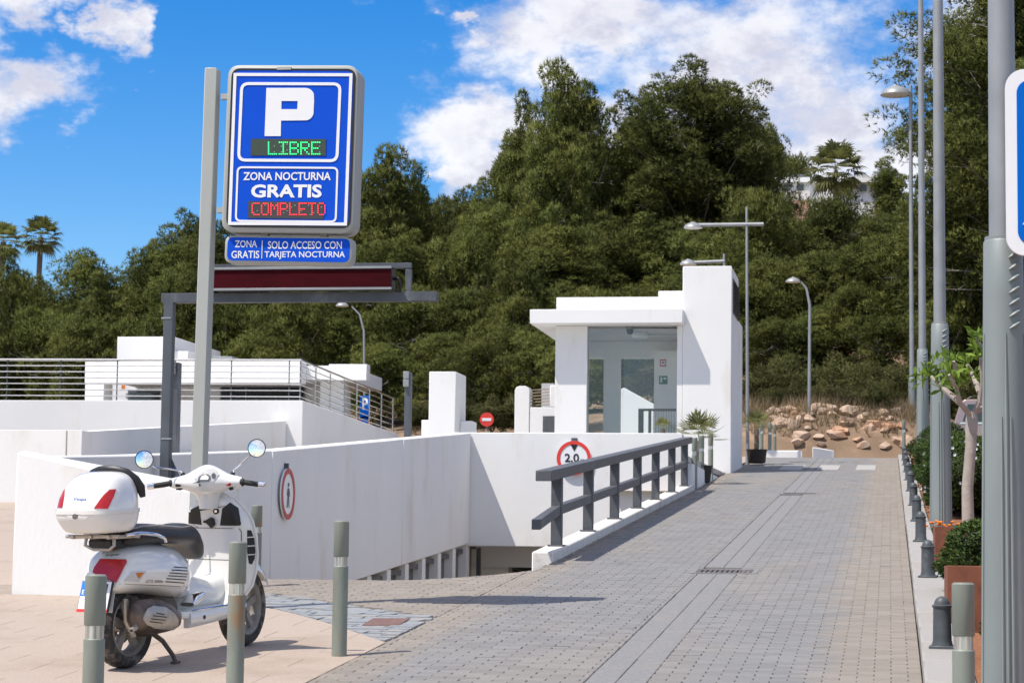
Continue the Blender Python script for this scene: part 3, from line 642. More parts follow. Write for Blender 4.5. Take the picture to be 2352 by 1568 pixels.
# fire-exit side annex on the left of the building
AY = 50.2
t = thing('annex_wall', 'low white annex wall with rounded corner post left of the kiosk', 'wall', at(1230,990,AY))
x0, x1, x2 = at(1182,930,AY).x, at(1216,930,AY).x, at(1276,930,AY).x
z1, z2 = at(1200,886,AY).z, at(1240,935,AY).z
b = MB()
pf = [(x0,AY,3.3),(x1,AY,3.3),(x1,AY,z1-.1),(x1-.03,AY,z1-.03),(x1-.1,AY,z1),(x0+.1,AY,z1),(x0+.03,AY,z1-.03),(x0,AY,z1-.1)]
b.prism(pf, (0,.4,0)); b.build('corner_post', WHITE, t, bevel=.01)
b = MB(); b.box(x1+.002,x2,AY+.02,AY+.38,3.3,z2); b.build('low_wall', WHITE, t, bevel=.01)
x3 = at(1262,930,AY).x; b = MB(); b.box(x3,x3+.16,AY+.03,AY+.37,z2+.001,at(1266,884,AY).z); b.build('end_post', WHITE, t, bevel=.02)
for k in range(6):
    z = z2+.05+k*(z1-z2-.1)/5.5; b = MB(); b.tube([(x1,AY+.15,z),(x3,AY+.15,z+.03)], .012, 6); b.build('bar', mat('brown_rail%d' % k, (.25,.19,.13), .6) if k == 0 else MT['brown_rail0'], t)
b = MB(); q0, q1 = at(1244,880,AY+1.5), at(1272,930,AY+1.5); b.box(q0.x,q1.x,AY+1.5,AY+1.8,3.3,q0.z); b.build('rear_block', mat('grey_block', (.5,.5,.5), .9), t)
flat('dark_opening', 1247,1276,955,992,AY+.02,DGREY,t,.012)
# terrace pillar
PY = 43.5
t = thing('terrace_pillar', 'free-standing white pillar with low wings left of the no entry sign', 'pillar', at(1020,990,PY))
a, c = at(985,920,PY), at(1046,920,PY); b = MB(); b.box(a.x,c.x,PY,PY+1.1,3.3,at(1016,853,PY).z); b.build('shaft', WHITE, t, bevel=.012)
a2, c2 = at(968,980,PY+.2), at(1078,980,PY+.2); b = MB(); b.box(a2.x,a.x-.002,PY+.2,PY+.7,3.3,at(976,964,PY+.2).z); b.build('wing', WHITE, t, bevel=.012)
b = MB(); b.box(c.x+.002,c2.x,PY+.5,PY+1.0,3.3,at(1066,966,PY+.5).z); b.build('wing', WHITE, t, bevel=.012)
# steel posts with junction boxes
def jpost(name, lab, u, vt, Y, wpx, zb, bu):
    p = at(u, vt, Y); w_ = wpx*Y/F/2
    tt = thing(name, lab, 'post', (p.x, Y, zb))
    b = MB(); b.box(p.x-w_,p.x+w_,Y,Y+.14,zb,p.z-.02); b.build('post', GALV, tt, bevel=.006)
    b = MB(); h = (33 if Y < 40 else 36)*Y/F
    b.box(p.x-w_*.95+bu,p.x+w_*.85+bu,Y-.07,Y-.003,p.z-h*.48,p.z); b.build('box', GALVL, tt, bevel=.006)
    b = MB(); b.box(p.x-w_*.95+bu,p.x+w_*.85+bu,Y-.07,Y-.003,p.z-h,p.z-h*.52); b.build('box', GALVL, tt, bevel=.006)
jpost('sensor_post', 'grey steel post with small junction boxes beside the gantry upright', 400, 828, 27.0, 22, 0.5, -.02)
jpost('sensor_post', 'slim grey steel post with small boxes left of the white pillar', 937, 853, 41.5, 15, 3.4, -.02)

# ------------------------------------------------------------------ dark railing along the ramp edge
t = thing('ramp_railing', 'dark grey two-rail railing on a white curb between ramp and road', 'railing', (-3.3,30,2.3))
RX0, RX1 = -3.50, -3.285
ya, yb = 22.5, 38.9
b = MB(); rings = []
for y in np.linspace(ya, yb, 14): rings.append([(RX0,y,-1),(RX1,y,-1),(RX1,y,S*y+.10),(RX0,y,S*y+.10)])
b.loft(rings); b.build('curb', CONC, t, bevel=.012)
py = [atx(u,1100,-3.38).y for u in (1280,1352,1412,1464,1506,1543,1572)]
for y in py:
    b = MB(); z0 = S*y+.10; b.box(-3.435,-3.325,y-.055,y+.055,z0-.006,z0+.71); b.build('post', DGREY, t, bevel=.004)
    b = MB(); b.box(-3.46,-3.30,y-.10,y+.10,z0-.01,z0+.014); b.build('foot_plate', DGREY, t)
def beam(y0, y1, z0, z1, x0, x1, nm):
    b = MB(); b.hexa([(x0,y0,S*y0+z0),(x1,y0,S*y0+z0),(x1,y1,S*y1+z0),(x0,y1,S*y1+z0)], [(x0,y0,S*y0+z1),(x1,y0,S*y0+z1),(x1,y1,S*y1+z1),(x0,y1,S*y1+z1)]); b.build(nm, DGREY, t, bevel=.005)
beam(py[0]-.95, py[-1]+.6, .80, .905, -3.46, -3.30, 'top_rail')
for i in range(6): beam(py[i]+.055, py[i+1]-.055, .42, .515, -3.425, -3.335, 'middle_rail')
y0, y1 = py[0]-.055, 22.2; z = S*y0; zb = S*y1
b = MB(); b.hexa([(-3.425,y0,z+.42),(-3.335,y0,z+.42),(-3.37,y1,zb+.335),(-3.46,y1,zb+.335)], [(-3.425,y0,z+.515),(-3.335,y0,z+.515),(-3.37,y1,zb+.435),(-3.46,y1,zb+.435)]); b.build('rail_end', DGREY, t, bevel=.005)

# ------------------------------------------------------------------ round signs
def disc(nm, mt, par, c, r, th, off, nrm='y', n=36, inner=0):
    b = MB(); s_ = -1
    ring = lambda rr, o: [(c.x+rr*math.cos(k*2*math.pi/n), c.y+o, c.z+rr*math.sin(k*2*math.pi/n)) if nrm == 'y' else (c.x+o, c.y-rr*math.cos(k*2*math.pi/n), c.z+rr*math.sin(k*2*math.pi/n)) for k in range(n)]
    if inner: b.loft([ring(inner,off),ring(inner,off+th),ring(r,off+th),ring(r,off),ring(inner,off)], cap=False)
    else: b.loft([ring(r,off),ring(r,off+th)])
    return b.build(nm, mt, par)
def text_geo(s_, bold=0.0):
    cu = bpy.data.curves.new('t', 'FONT'); cu.body = s_; cu.resolution_u = 3; cu.offset = bold; ob = bpy.data.objects.new('t', cu); col.objects.link(ob)
    dg = bpy.context.evaluated_depsgraph_get(); dg.update(); me = bpy.data.meshes.new_from_object(ob.evaluated_get(dg))
    vs = [tuple(v.co) for v in me.vertices]; fs = [tuple(p.vertices) for p in me.polygons]
    bpy.data.objects.remove(ob); bpy.data.curves.remove(cu); bpy.data.meshes.remove(me)
    x0 = min(v[0] for v in vs); x1 = max(v[0] for v in vs); y0 = min(v[1] for v in vs); y1 = max(v[1] for v in vs)
    return [((v[0]-x0)/(x1-x0), (v[1]-y0)/(y1-y0)) for v in vs], fs
def text_on(nm, s_, mt, par, mapf, bold=0.0):       # mapf: unit square -> 3D
    vs, fs = text_geo(s_, bold); b = MB(); b.add([tuple(mapf(x, y)) for x, y in vs], fs); return b.build(nm, mt, par)
HY = 38.3
c = at(1319,1052,HY)
t = thing('height_limit_sign', 'round white and red sign reading 2,0 m on the headwall behind the railing', 'sign', c)
rr = 40*HY/F
disc('plate', SWHITE, t, c, rr, .03, -.06); disc('red_ring', SRED, t, c, rr*1.0, .006, -.068, inner=rr*.80)
def tri(nm, pts, Y, mt, par, th=.004): b = MB(); b.prism([at(u,v,Y) for u, v in pts], (0,-th,0)); return b.build(nm, mt, par)
tri('arrow', ((1310,1020),(1328,1020),(1319,1036)), HY-.062, BLACK, t)
text_on('lettering', '2,0', BLACK, t, lambda x, y: at(1297+x*33,1064-y*23,HY-.066), .02); text_on('lettering', 'm', BLACK, t, lambda x, y: at(1333+x*9,1060-y*6,HY-.066), .01)
b = MB(); b.box(c.x-.05,c.x+.05,HY-.03,HY-.001,c.z+rr-.02,c.z+rr+.05); b.build('bracket', GALV, t)
# no-pedestrians sign, edge-on to us on the ramp wall
c = atx(652,1134,-7.03); rr = .30
t = thing('no_pedestrians_sign', 'faded round red-bordered no pedestrians sign on the shaded ramp wall', 'sign', c)
disc('plate', SWHITE, t, c, rr, .02, .03, 'x'); disc('red_ring', FRED, t, c, rr, .006, .053, 'x', inner=rr*.8); disc('backing', GALVL, t, c, rr*.5, .03, 0, 'x')
pm = MB()
def px_(y, z): return (c.x+.056, c.y-y, c.z+z)
for pts in ([(-.02,.07),(.02,.07),(.025,-.02),(-.025,-.02)],[(-.02,-.02),(.0,-.02),(-.035,-.16),(-.055,-.16)],[(.0,-.02),(.02,-.02),(.05,-.16),(.03,-.16)],[(.015,.06),(.03,.06),(.065,-.02),(.052,-.03)],[(-.015,.06),(-.03,.06),(-.06,-.01),(-.05,-.02)]):
    pm.prism([px_(-y, z) for y, z in pts], (.003,0,0))
pm.lathe([(0,0),(.024,.0),(.024,.004),(0,.004)], (c.x+.056,c.y,c.z+.11), 12, 'x'); pm.build('walking_figure', GALV, t)
b = MB(); b.box(c.x,c.x+.05,c.y-.02,c.y+.02,c.z+rr-.01,c.z+rr+.06); b.build('bracket', GALV, t)
# no-entry sign
NY = 60; c = at(1118,963,NY); rr = 16.5*NY/F
t = thing('no_entry_sign', 'red round no entry sign with white bar on a post', 'sign', (c.x,NY,3.4))
disc('plate', SRED, t, c, rr, .03, 0); b = MB(); b.box(c.x-rr*.66,c.x+rr*.66,NY-.008,NY-.001,c.z-rr*.2,c.z+rr*.2); b.build('bar', SWHITE, t); b = MB(); b.tube([(c.x,NY+.05,3.4),(c.x,NY+.05,c.z)], .02, 8); b.build('post', GALVL, t)
# parking sign seen through the side railing
NY = 58; c = at(838,938,NY)
t = thing('small_parking_sign', 'small blue parking sign seen through the sloping railing', 'sign', (c.x,NY,3.4))
a, d_ = at(827,908,NY), at(849,962,NY); b = MB(); b.box(a.x,d_.x,NY,NY+.02,d_.z,a.z); b.build('plate', BLUE2, t)
text_on('letter', 'P', SWHITE, t, lambda x, y: at(832+x*13,940-y*26,NY-.004), .03)
b = MB(); b.tube([(c.x,NY+.04,3.4),(c.x,NY+.04,a.z)], .02, 8); b.build('post', GALVL, t)
c = at(837,968,NY); disc('red_disc', SRED, t, c, .15, .02, 0); disc('blue_disc', BLUE2, t, c, .10, .004, -.005)
# ------------------------------------------------------------------ illuminated parking sign on a post
PYY = 17.0
def zz2(x, y): return ((600+x*.574)/1.469, (150+y*.574)/1.469)
def SP(x, y, off=0): return at(*zz2(x, y), PYY-off)
def rr_pts(q, r, n=6):
    # rounded quad in tracing pixels: q = TL, TR, BR, BL
    out = []
    for i in range(4):
        p = Vector(q[i]); a = (Vector(q[i-1])-p).normalized(); c_ = (Vector(q[(i+1) % 4])-p).normalized()
        for k in range(n+1):
            t_ = k/n; p0 = p+a*r; p1 = p+c_*r
            out.append(p0*(1-t_)**2+p*2*t_*(1-t_)+p1*t_**2)
    return out
def lift(pts, off): 
    # offset the traced outline towards the viewer along the sign's own normal (world -Y)
    return [SP(p[0], p[1])+Vector((0,-off,0)) for p in pts]
def ring_strip(nm, q, r, wd, off, mt, par, th=.004):
    o_ = rr_pts(q, r); c_ = sum((Vector(p) for p in q), Vector((0,0)))/4
    ins = []
    for i, p in enumerate(q):
        a = (Vector(q[i-1])-Vector(p)).normalized(); c2 = (Vector(q[(i+1) % 4])-Vector(p)).normalized(); ins.append(tuple(Vector(p)+a*wd+c2*wd))
    i_ = rr_pts(ins, max(2, r-wd)); A = lift(o_, off); B = lift(i_, off); n = len(A); mb = MB(); up_ = Vector((0,-th,0))
    mb.loft([A, [p+up_ for p in A], [p+up_ for p in B], B], cap=False); return mb.build(nm, mt, par)
base = Vector((SP(190,1568).x-.05, PYY+.1, S*17.1))
t = thing('parking_sign', 'tall blue parking sign on a grey post reading P LIBRE and ZONA NOCTURNA GRATIS', 'sign', base)
# post
lt, rt_, lb, rb = at(470,155,PYY+.06), at(497,155,PYY+.06), at(438,1060,PYY+.06), at(467,1060,PYY+.06)
def ext(a, b_, z): k = (z-a.z)/(b_.z-a.z); return a+(b_-a)*k
z0 = S*17-.02
L0, R0 = ext(lt, lb, z0), ext(rt_, rb, z0)
b = MB(); b.hexa([tuple(L0),tuple(R0),tuple(R0+Vector((0,.13,0))),tuple(L0+Vector((0,.13,0)))], [tuple(lt),tuple(rt_),tuple(rt_+Vector((0,.13,0))),tuple(lt+Vector((0,.13,0)))]); b.build('post', SPOST, t, bevel=.008)
b = MB(); b.box(L0.x-.08,R0.x+.08,PYY-.02,PYY+.3,S*17-.03,S*17+.035); b.build('base_plate', SPOST, t)
for y in (292, 962):
    a, c = SP(215 if y > 500 else 240, y-16), SP(300, y+14); b = MB(); b.box(a.x-.01,c.x,PYY+.09,PYY+.15,c.z,a.z); b.build('bracket', SPOST, t)
fq = [(297,122),(1062,124),(1028,1108),(255,1100)]
b = MB(); A = lift(rr_pts(fq, 70, 8), 0); b.loft([[p+Vector((0,.0,0)) for p in A], [p+Vector((0,.24,0)) for p in A]]); b.build('cabinet', SPOST, t, smooth=True, bevel=.006, angle=50)
gq = [(318,142),(1048,145),(1016,1082),(284,1075)]
ring_strip('gasket', gq, 55, 13, .001, BLACK, t, .006)
iq = [(327,152),(1040,155),(1007,1073),(293,1067)]
b = MB(); A = lift(rr_pts(iq, 50, 8), .002); b.loft([A, [p+Vector((0,-.004,0)) for p in A]]); b.build('blue_face', BLUE, t)
FO = .007
ring_strip('border', [(330,170),(1029,172),(996,1066),(297,1062)], 4, 18, FO, SWHITE, t)
ring_strip('upper_panel_border', [(370,224),(965,226),(945,694),(350,690)], 50, 17, FO, SWHITE, t)
ring_strip('lower_panel_border', [(349,718),(946,722),(935,1048),(337,1043)], 34, 11, FO, SWHITE, t)
a, c = SP(585,136), SP(668,150); b = MB(); b.box(a.x,c.x,PYY-.012,PYY-.001,c.z,a.z); b.build('latch', SPOST, t)
# big P
out = [(523,258)]+[(750+53*math.sin(k*math.pi/12), 258+48-48*math.cos(k*math.pi/12)) for k in range(7)]+[(747+53*math.cos(k*math.pi/12), 400+50*math.sin(k*math.pi/12)) for k in range(7)]+[(611,450),(607,541),(512,541)]
hole = [(613,335),(707,335),(704,383),(611,383)]
b = MB()
def fl(pts): b.prism(lift(pts, FO), (0,-.004,0))
fl([(523,258),(613,258),(607,541),(512,541)])
fl([(613,258)]+out[1:7]+[(803,335),(611.4,335)]); fl([(707,335),(803,335),(800.5,383),(704,383)]); fl([(610.4,383),(800.5,383)]+out[8:14]+[(609,450)])
b.build('letter', SWHITE, t)
def stext(nm, s_, x0, x1, y0, y1, skew=0, mt=SWHITE, bold=.02, off=FO+.003):
    text_on(nm, s_, mt, t, lambda x, y: SP(x0+(x1-x0)*x-skew*(1-y), y1+(y0-y1)*y)+Vector((0,-off,0)), bold)
stext('lettering', 'ZONA NOCTURNA', 388, 902, 752, 800, 2); stext('lettering', 'GRATIS', 434, 850, 824, 902, 3, bold=.035)
# dot-matrix displays
G5 = {'L':'10000 10000 10000 10000 10000 10000 11111','I':'11111 00100 00100 00100 00100 00100 11111','B':'11110 10001 10001 11110 10001 10001 11110','R':'11110 10001 10001 11110 10100 10010 10001','E':'11111 10000 10000 11110 10000 10000 11111',
      'C':'01111 10000 10000 10000 10000 10000 01111','O':'01110 10001 10001 10001 10001 10001 01110','M':'10001 11011 10101 10101 10001 10001 10001','P':'11110 10001 10001 11110 10000 10000 10000','T':'11111 00100 00100 00100 00100 00100 00100'}
def led(nm, q, word, x0, x1, y0, y1, mt, board, ghost):
    A = lift(q, FO); b = MB(); b.prism(A, (0,-.004,0)); o = b.build(nm, board, t)
    b = MB(); g_ = MB(); n = len(word); cw = (x1-x0)/(n-.25)
    for i, ch in enumerate(word):
        for r_, row in enumerate(G5[ch].split()):
            for c_, bit in enumerate(row):
                X = x0+i*cw+c_*cw*.72/4; Y = y0+(y1-y0)*r_/6; s_ = 3.1
                hit = bit == '1'
                if hit or ((c_*7+r_*3+i*5) % ghost == 0):
                    (b if hit else g_).prism(lift([(X-s_,Y-s_),(X+s_,Y-s_),(X+s_,Y+s_),(X-s_,Y+s_)], FO+.0045), (0,-.0025,0))
    b.build('lit_dots', mt, o); g_.build('dim_dots', UNLIT, o)
led('green_display', [(432,556),(873,558),(871,656),(429,655)], 'LIBRE', 536, 838, 578, 646, GREENLED, DLED, 9)
led('red_display', [(416,922),(860,927),(857,1028),(414,1022)], 'COMPLETO', 440, 868, 936, 1002, REDLED, DLED2, 11)
# lower supplementary plate (set back a little: in the shadow of the cabinet)
sq = [(268,1116),(1020,1128),(1010,1292),(262,1280)]
b = MB(); A = [p+Vector((0,.05,0)) for p in lift(rr_pts(sq, 46, 8), 0)]; b.loft([A, [p+Vector((0,.14,0)) for p in A]]); sp_ = b.build('lower_cabinet', SPOST, t, smooth=True, bevel=.005, angle=50)
b = MB(); A = [p+Vector((0,.05,0)) for p in lift(rr_pts([(284,1128),(1005,1138),(997,1276),(278,1264)], 36, 8), .001)]; b.loft([A, [p+Vector((0,-.004,0)) for p in A]]); b.build('lower_face', BLUE, t)
for x in (470, 820): a, c = SP(x, 1095), SP(x+40, 1130); b = MB(); b.box(a.x,c.x,PYY+.09,PYY+.15,c.z-.02,a.z+.02); b.build('hanger', SPOST, t)
def s2(s_, x0, x1, y0, y1): stext('lettering', s_, x0, x1, y0, y1, 1, off=-.05+.0065, bold=.012)
s2('ZONA', 327, 457, 1147, 1188); s2('GRATIS', 306, 470, 1208, 1252); s2('SOLO ACCESO CON', 521, 957, 1152, 1197); s2('TARJETA NOCTURNA', 501, 975, 1211, 1258)
b = MB(); b.prism([p+Vector((0,.0435,0)) for p in [SP(486,1147),SP(490,1147),SP(487,1254),SP(483,1254)]], (0,-.003,0)); b.build('divider', SWHITE, t)

# ------------------------------------------------------------------ height gantry with red display
GYY = 21.3
def gb(nm, u0, u1, v0, v1, dep, mt, par, y0=0, bev=.004, zb=None):
    a, c = at(u0,(v0+v1)/2,GYY), at(u1,(v0+v1)/2,GYY); z1 = at((u0+u1)/2,v0,GYY).z; z0 = at((u0+u1)/2,v1,GYY).z if zb is None else zb
    b = MB(); b.box(a.x,c.x,GYY+y0,GYY+y0+dep,z0,z1); return b.build(nm, mt, par, bevel=bev)
t = thing('height_gantry', 'dark steel height gantry over the ramp carrying a long dark red display', 'gantry', (-6.93,GYY,1.2))
a, c = at(370,670,GYY), at(392,670,GYY)
gb('beam', 370,1003,671,693,.10,GALV,t)
gb('upright', 371,392,693.3,1095,.10,GALV,t,zb=1.0)
gb('upper_beam', 487,943,604,617,.05,GALV,t,.03); gb('upper_upright', 929,943,617.3,671,.05,GALV,t,.03); gb('upper_upright', 487,500,617.3,671,.05,GALV,t,.03)
cab = gb('display_case', 484,905,617.6,668,.16,BLACK,t,-.10)
gb('display_face', 486,903,623,663,.003,PANELR,cab,-.104,0); gb('trim', 484,905,616,621.5,.02,GALVL,cab,-.121,.002); gb('trim', 484,905,664,669.5,.02,GALVL,cab,-.121,.002)
b = MB(); b.tube([at(905,640,GYY), at(916,640,GYY-.02), at(919,652,GYY-.02), at(918,670,GYY)], .018, 8); b.build('cable', BLACK, t, smooth=True)
for v in (730, 1007):
    p0, p1 = at(371,v,GYY-.003), at(392,v,GYY-.003); b = MB(); b.box(p0.x-.004,p1.x+.004,GYY-.005,GYY+.105,p0.z-.008,p0.z+.008); b.build('strap', GALVL, t)
b = MB(); b.prism([at(393,1050,GYY+.05),at(393,1098,GYY+.05),at(393+22,1098,GYY+.05)], (0,.01,0)); b.build('gusset', GALV, t)

# ------------------------------------------------------------------ tall bollards with steel band
b = MB(); r_ = .0485
def bprof(h, dome=.0):
    return h
def make_bollard(h):
    tt = thing('bollard', 'x', 'bollard', (0,0,0))
    ORG[tt.name] = Vector()
    b = MB(); b.lathe([(r_,-.03),(r_,h-.295),(r_-.004,h-.29)], n=22, cap=True); b.build('post', BOLL, tt, smooth=True)
    b = MB(); b.lathe([(r_-.006,h-.295),(r_-.006,h-.225)], n=22); b.build('steel_band', BAND, tt, smooth=True)
    b = MB(); b.lathe([(r_-.004,h-.232),(r_+.0005,h-.226),(r_+.0005,h-.008),(r_-.008,h),(0,h)], n=22); b.build('cap', BOLL, tt, smooth=True)
    return tt
proto = make_bollard(.86); used = False
def bollard(p, label, h=.86, group='grey steel bollards with a bright band', s=1.0):
    global used
    if not used: o = proto; used = True
    else: o = copy_tree(proto)
    o.location = p; o.scale = (s, s, s*h/.86); o['label'] = label; o['group'] = group; return o
def bat(u, v, wpx):   # tall bollard found from the pixel of its top and its known height
    d = ray(u, v); k = (.86-H)/(d.z-S*d.y); p = CAM+d*k; return Vector((p.x, p.y, S*p.y))
bollard(bat(221,1318,50), 'rust-stained grey bollard in the left foreground, in front of the scooter rear')
bollard(bat(547,1243,38), 'grey bollard in the foreground in front of the scooter front wheel')
bollard(gp(779,1505), 'lone grey bollard on the plaza edge right of the scooter')
bollard(gp(586,1346), 'partly hidden grey bollard behind the scooter front shield', .70)
bollard(bat(2212,1337,52), 'grey bollard in the right foreground in front of the big lamp post')
for i, (u, v) in enumerate(((1595,1123),(1611,1112),(1632,1103))):
    p = gp(u, v); bollard(Vector((p.x, p.y, p.z+.02)), ('left', 'middle', 'right')[i]+' one of the three slim bollards by the fan palm at the railing end', .86, 'bollards by the railing end')
for i, (u, v) in enumerate(((1749,1049),(1768,1044.5),(1779,1044.5),(1789,1044),(1797,1044))):
    p = gp(u, 1049 if i == 0 else 1049); p.y += i*1.2; p.x = at(u, 1045, p.y).x
    bollard(Vector((p.x, p.y, gz(0,p.y)+.0)), ('nearest','second','third','fourth','farthest')[i]+' of the far bollards beyond the white tower', .92, 'far bollards beyond the tower')
p = gp(2061,1050); bollard(Vector((.33, p.y, gz(0,p.y)+.09)), 'far bollard on the right kerb at the road crest', .86, 'far bollards beyond the tower')
# ------------------------------------------------------------------ low dark bollards on the kerb
tt = thing('kerb_bollard', 'x', 'bollard', (0,0,0)); ORG[tt.name] = Vector()
b = MB(); b.box(-.078,.078,-.078,.078,-.02,.014); b.build('base_plate', BOLLD, tt, bevel=.004)
b = MB(); b.lathe([(.066,.013),(.062,.03),(.058,.05),(.055,.245),(.061,.25),(.061,.262),(.052,.268)], n=20); b.build('shaft', BOLLD, tt, smooth=True, angle=50)
b = MB(); b.lathe([(.05,.266),(.046,.287),(.034,.305),(.017,.316),(0,.319)], n=20); b.build('dome', BOLLD, tt, smooth=True)
kb = tt; first = True
kbs = [(2155,1520),(2128,1349),(2104,1262),(2093,1213),(2087,1175),(2082,1140),(2077,1114),(2074,1094),(2071,1078),(2069,1066)]
names = ['nearest','second nearest','third','fourth','fifth','sixth','seventh','eighth','ninth','farthest']
for i, (u, v) in enumerate(kbs):
    p = gp(u, v+13*0); o = kb if first else copy_tree(kb); first = False
    y = p.y; o.location = (.315, y, gz(0,y)+.092); o.rotation_euler = (math.atan(S)*.5, 0, rng.normal()*.1)
    o['label'] = '%s of the low dark dome-topped bollards along the right kerb' % names[i]; o['group'] = 'low dark bollards on the kerb'
# ------------------------------------------------------------------ tall lamp posts on the right
def lamp_post(xb, yb, zb, label, uv_top=None, lampside=-1):
    tt = thing('lamp_post', label, 'lamp post', (xb, yb, zb), 'tall lamp posts along the right kerb')
    b = MB(); n = 16
    def rad(z): return .135-.030*min(z,2.5)/2.5
    b.lathe([(rad(z)+0, z-.0) for z in (-.05,.4,1.0,1.6,2.2,2.5)]+[(.092,2.52)], (xb,yb,zb), 24); b.build('base_column', POLEB, tt, smooth=True)
    htop = 12.0
    b = MB(); b.lathe([(.075,2.50),(.045,htop),(0,htop)], (xb,yb,zb), 18); b.build('mast', GALVL, tt, smooth=True)
    # raised ribs up the base and a spiral of fins
    for ang in (-100,-88,-76):
        a = R(ang); h = 1.55 if ang != -88 else 2.0
        b = MB(); b.tube([(xb+(rad(z)+.002)*math.cos(a), yb+(rad(z)+.002)*math.sin(a), zb+z) for z in np.linspace(0,h,6)], [.009]*5+[.004], 6); b.build('rib', POLEB, tt, smooth=True)
    for ang in (-20,-160):
        a = R(ang); b = MB(); b.tube([(xb+(rad(z)+.002)*math.cos(a), yb+(rad(z)+.002)*math.sin(a), zb+z) for z in np.linspace(0,2.0,6)], [.009]*5+[.004], 6); b.build('rib', POLEB, tt, smooth=True)
    for k in range(7):
        z = 2.12+k*.053; z = 2.02+k*.064; b = MB(); pts = []
        for j in range(4):
            a = R(-78+j*13); rr2 = rad(z)+.012*math.sin((j+.5)/4*math.pi); pts.append((xb+rr2*math.cos(a), yb+rr2*math.sin(a), zb+z+j*.016))
        b.tube(pts, [.003,.011,.011,.003], 6); b.build('fin', POLEB, tt, smooth=True)
    b = MB(); b.lathe([(.098,2.49),(.098,2.53),(.08,2.535)], (xb,yb,zb), 20); b.build('collar', POLEB, tt, smooth=True)
    b = MB(); b.tube([(xb,yb,zb+htop-.15),(xb+lampside*.55,yb,zb+htop-.02)], .035, 8); b.build('arm', GALVL, tt, smooth=True)
    lamp_head(tt, xb+lampside*.85, yb, zb+htop-.05)
def lamp_head(tt, x, y, z, s=1.0):
    b = MB(); b.lathe([(.36*s,0),(.345*s,.05*s),(.27*s,.13*s),(.15*s,.19*s),(.10*s,.20*s),(.09*s,.225*s),(0,.23*s)], (x,y,z), 20); o = b.build('lamp_head', GALVL, tt, smooth=True, angle=60)
    b = MB(); b.lathe([(.35*s,.0),(.30*s,-.012*s),(0,-.015*s)], (x,y,z), 20); b.build('lamp_glass', WINT, o, smooth=True)
def mast(u, vb, Y): p = at(u, vb, Y); return p.x
lamp_post(at(2310,1300,12.6).x, 12.6, S*12.6, 'thick fluted grey lamp post nearest to the camera at the right edge')
lamp_post(at(2160,1000,28.6).x, 28.6, S*28.6, 'grey lamp post with spiral fins, second nearest on the right')
lamp_post(at(2119,900,46.5).x, 46.5, S*46.5, 'third grey lamp post on the right, beyond the clipped hedge')
# farthest of the row carries the visible lamp head
LY = 66.0; p = at(2095,1000,LY); zb = gz(0,LY)
tt = thing('lamp_post', 'farthest lamp post of the right row with its saucer lamp head in view', 'lamp post', (p.x,LY,zb), 'tall lamp posts along the right kerb')
zt = at(2100,212,LY).z
b = MB(); b.lathe([(.13,-.05),(.10,2.5),(.07,2.52)], (p.x,LY,zb), 16); b.build('base_column', POLEB, tt, smooth=True)
b = MB(); b.lathe([(.07,2.5),(.05,zt-zb+.2),(0,zt-zb+.2)], (p.x,LY,zb), 14); b.build('mast', GALVL, tt, smooth=True)
lh = at(2058,219,LY); b = MB(); b.box(lh.x+.3,p.x,LY-.03,LY+.03,lh.z-.03,lh.z+.12); b.build('arm', POLEB, tt, bevel=.01); lamp_head(tt, lh.x, LY, lh.z, 1.25)
# other street lamps behind the buildings
def street_lamp(label, pts, r0, head, Y, zb, s=1.0, cross=None):
    ps = [at(u,v,Y) for u, v in pts]; foot = Vector((ps[0].x, Y, zb)); tt = thing('street_lamp', label, 'street lamp', foot, 'street lamps behind the buildings')
    b = MB(); pp = [foot]+ps; b.tube(pp, [r0*(1-.5*i/(len(pp)-1)) for i in range(len(pp))], 10); b.build('mast', GALVL, tt, smooth=True)
    if cross: c0_, c1_ = at(*cross[0],Y), at(*cross[1],Y); b = MB(); b.tube([c0_, c1_], .045, 8); b.build('crossbar', GALVL, tt, smooth=True)
    h = at(*head,Y); lamp_head(tt, h.x, Y, h.z, s)
street_lamp('lamp mast with crossbar rising behind the white tower', [(1717,1000),(1715,475)], .055, (1592,524), 52.5, 3.6, .62, ((1600,517),(1754,515)))
street_lamp('saucer street lamp peeping over the white tower top', [(1664,1000),(1663,583)], .06, (1581,608), 58, 4.3, .62, ((1590,603),(1664,600)))
street_lamp('curved street lamp beyond the road crest at centre right', [(1858,1000),(1860,700),(1852,662),(1840,648)], .055, (1822,648), 63, gz(0,63), .6)
street_lamp('curved street lamp behind the left building', [(838,1000),(836,760),(826,722),(808,704)], .045, (786,703), 66, 4.5, .55)
# ------------------------------------------------------------------ blue crossing sign cut by the right edge
KY = 12.42
t = thing('crossing_sign', 'blue square pedestrian crossing sign with white border on the nearest lamp post', 'sign', at(2320,580,KY))
c0_ = at(2310,160,KY); c1_ = at(2310,587,KY); sz = c0_.z-c1_.z; x0 = at(2310,370,KY).x
def rrq(x0, z0, x1, z1, r, n=8):
    o = []
    for cx, cz, a0 in ((x1-r,z1-r,0),(x0+r,z1-r,90),(x0+r,z0+r,180),(x1-r,z0+r,270)):
        for k in range(n+1): a = R(a0+90*k/n); o.append((cx+r*math.cos(a), cz+r*math.sin(a)))
    return o
zb_ = c1_.z
b = MB(); b.prism([(x, KY, z) for x, z in rrq(x0,zb_,x0+sz,zb_+sz,.10)], (0,.035,0)); b.build('plate', SWHITE, t, smooth=True)
k = .06; b = MB(); b.prism([(x, KY-.001, z) for x, z in rrq(x0+k,zb_+k,x0+sz-k,zb_+sz-k,.07)], (0,-.003,0)); b.build('blue_field', BLUE2, t)
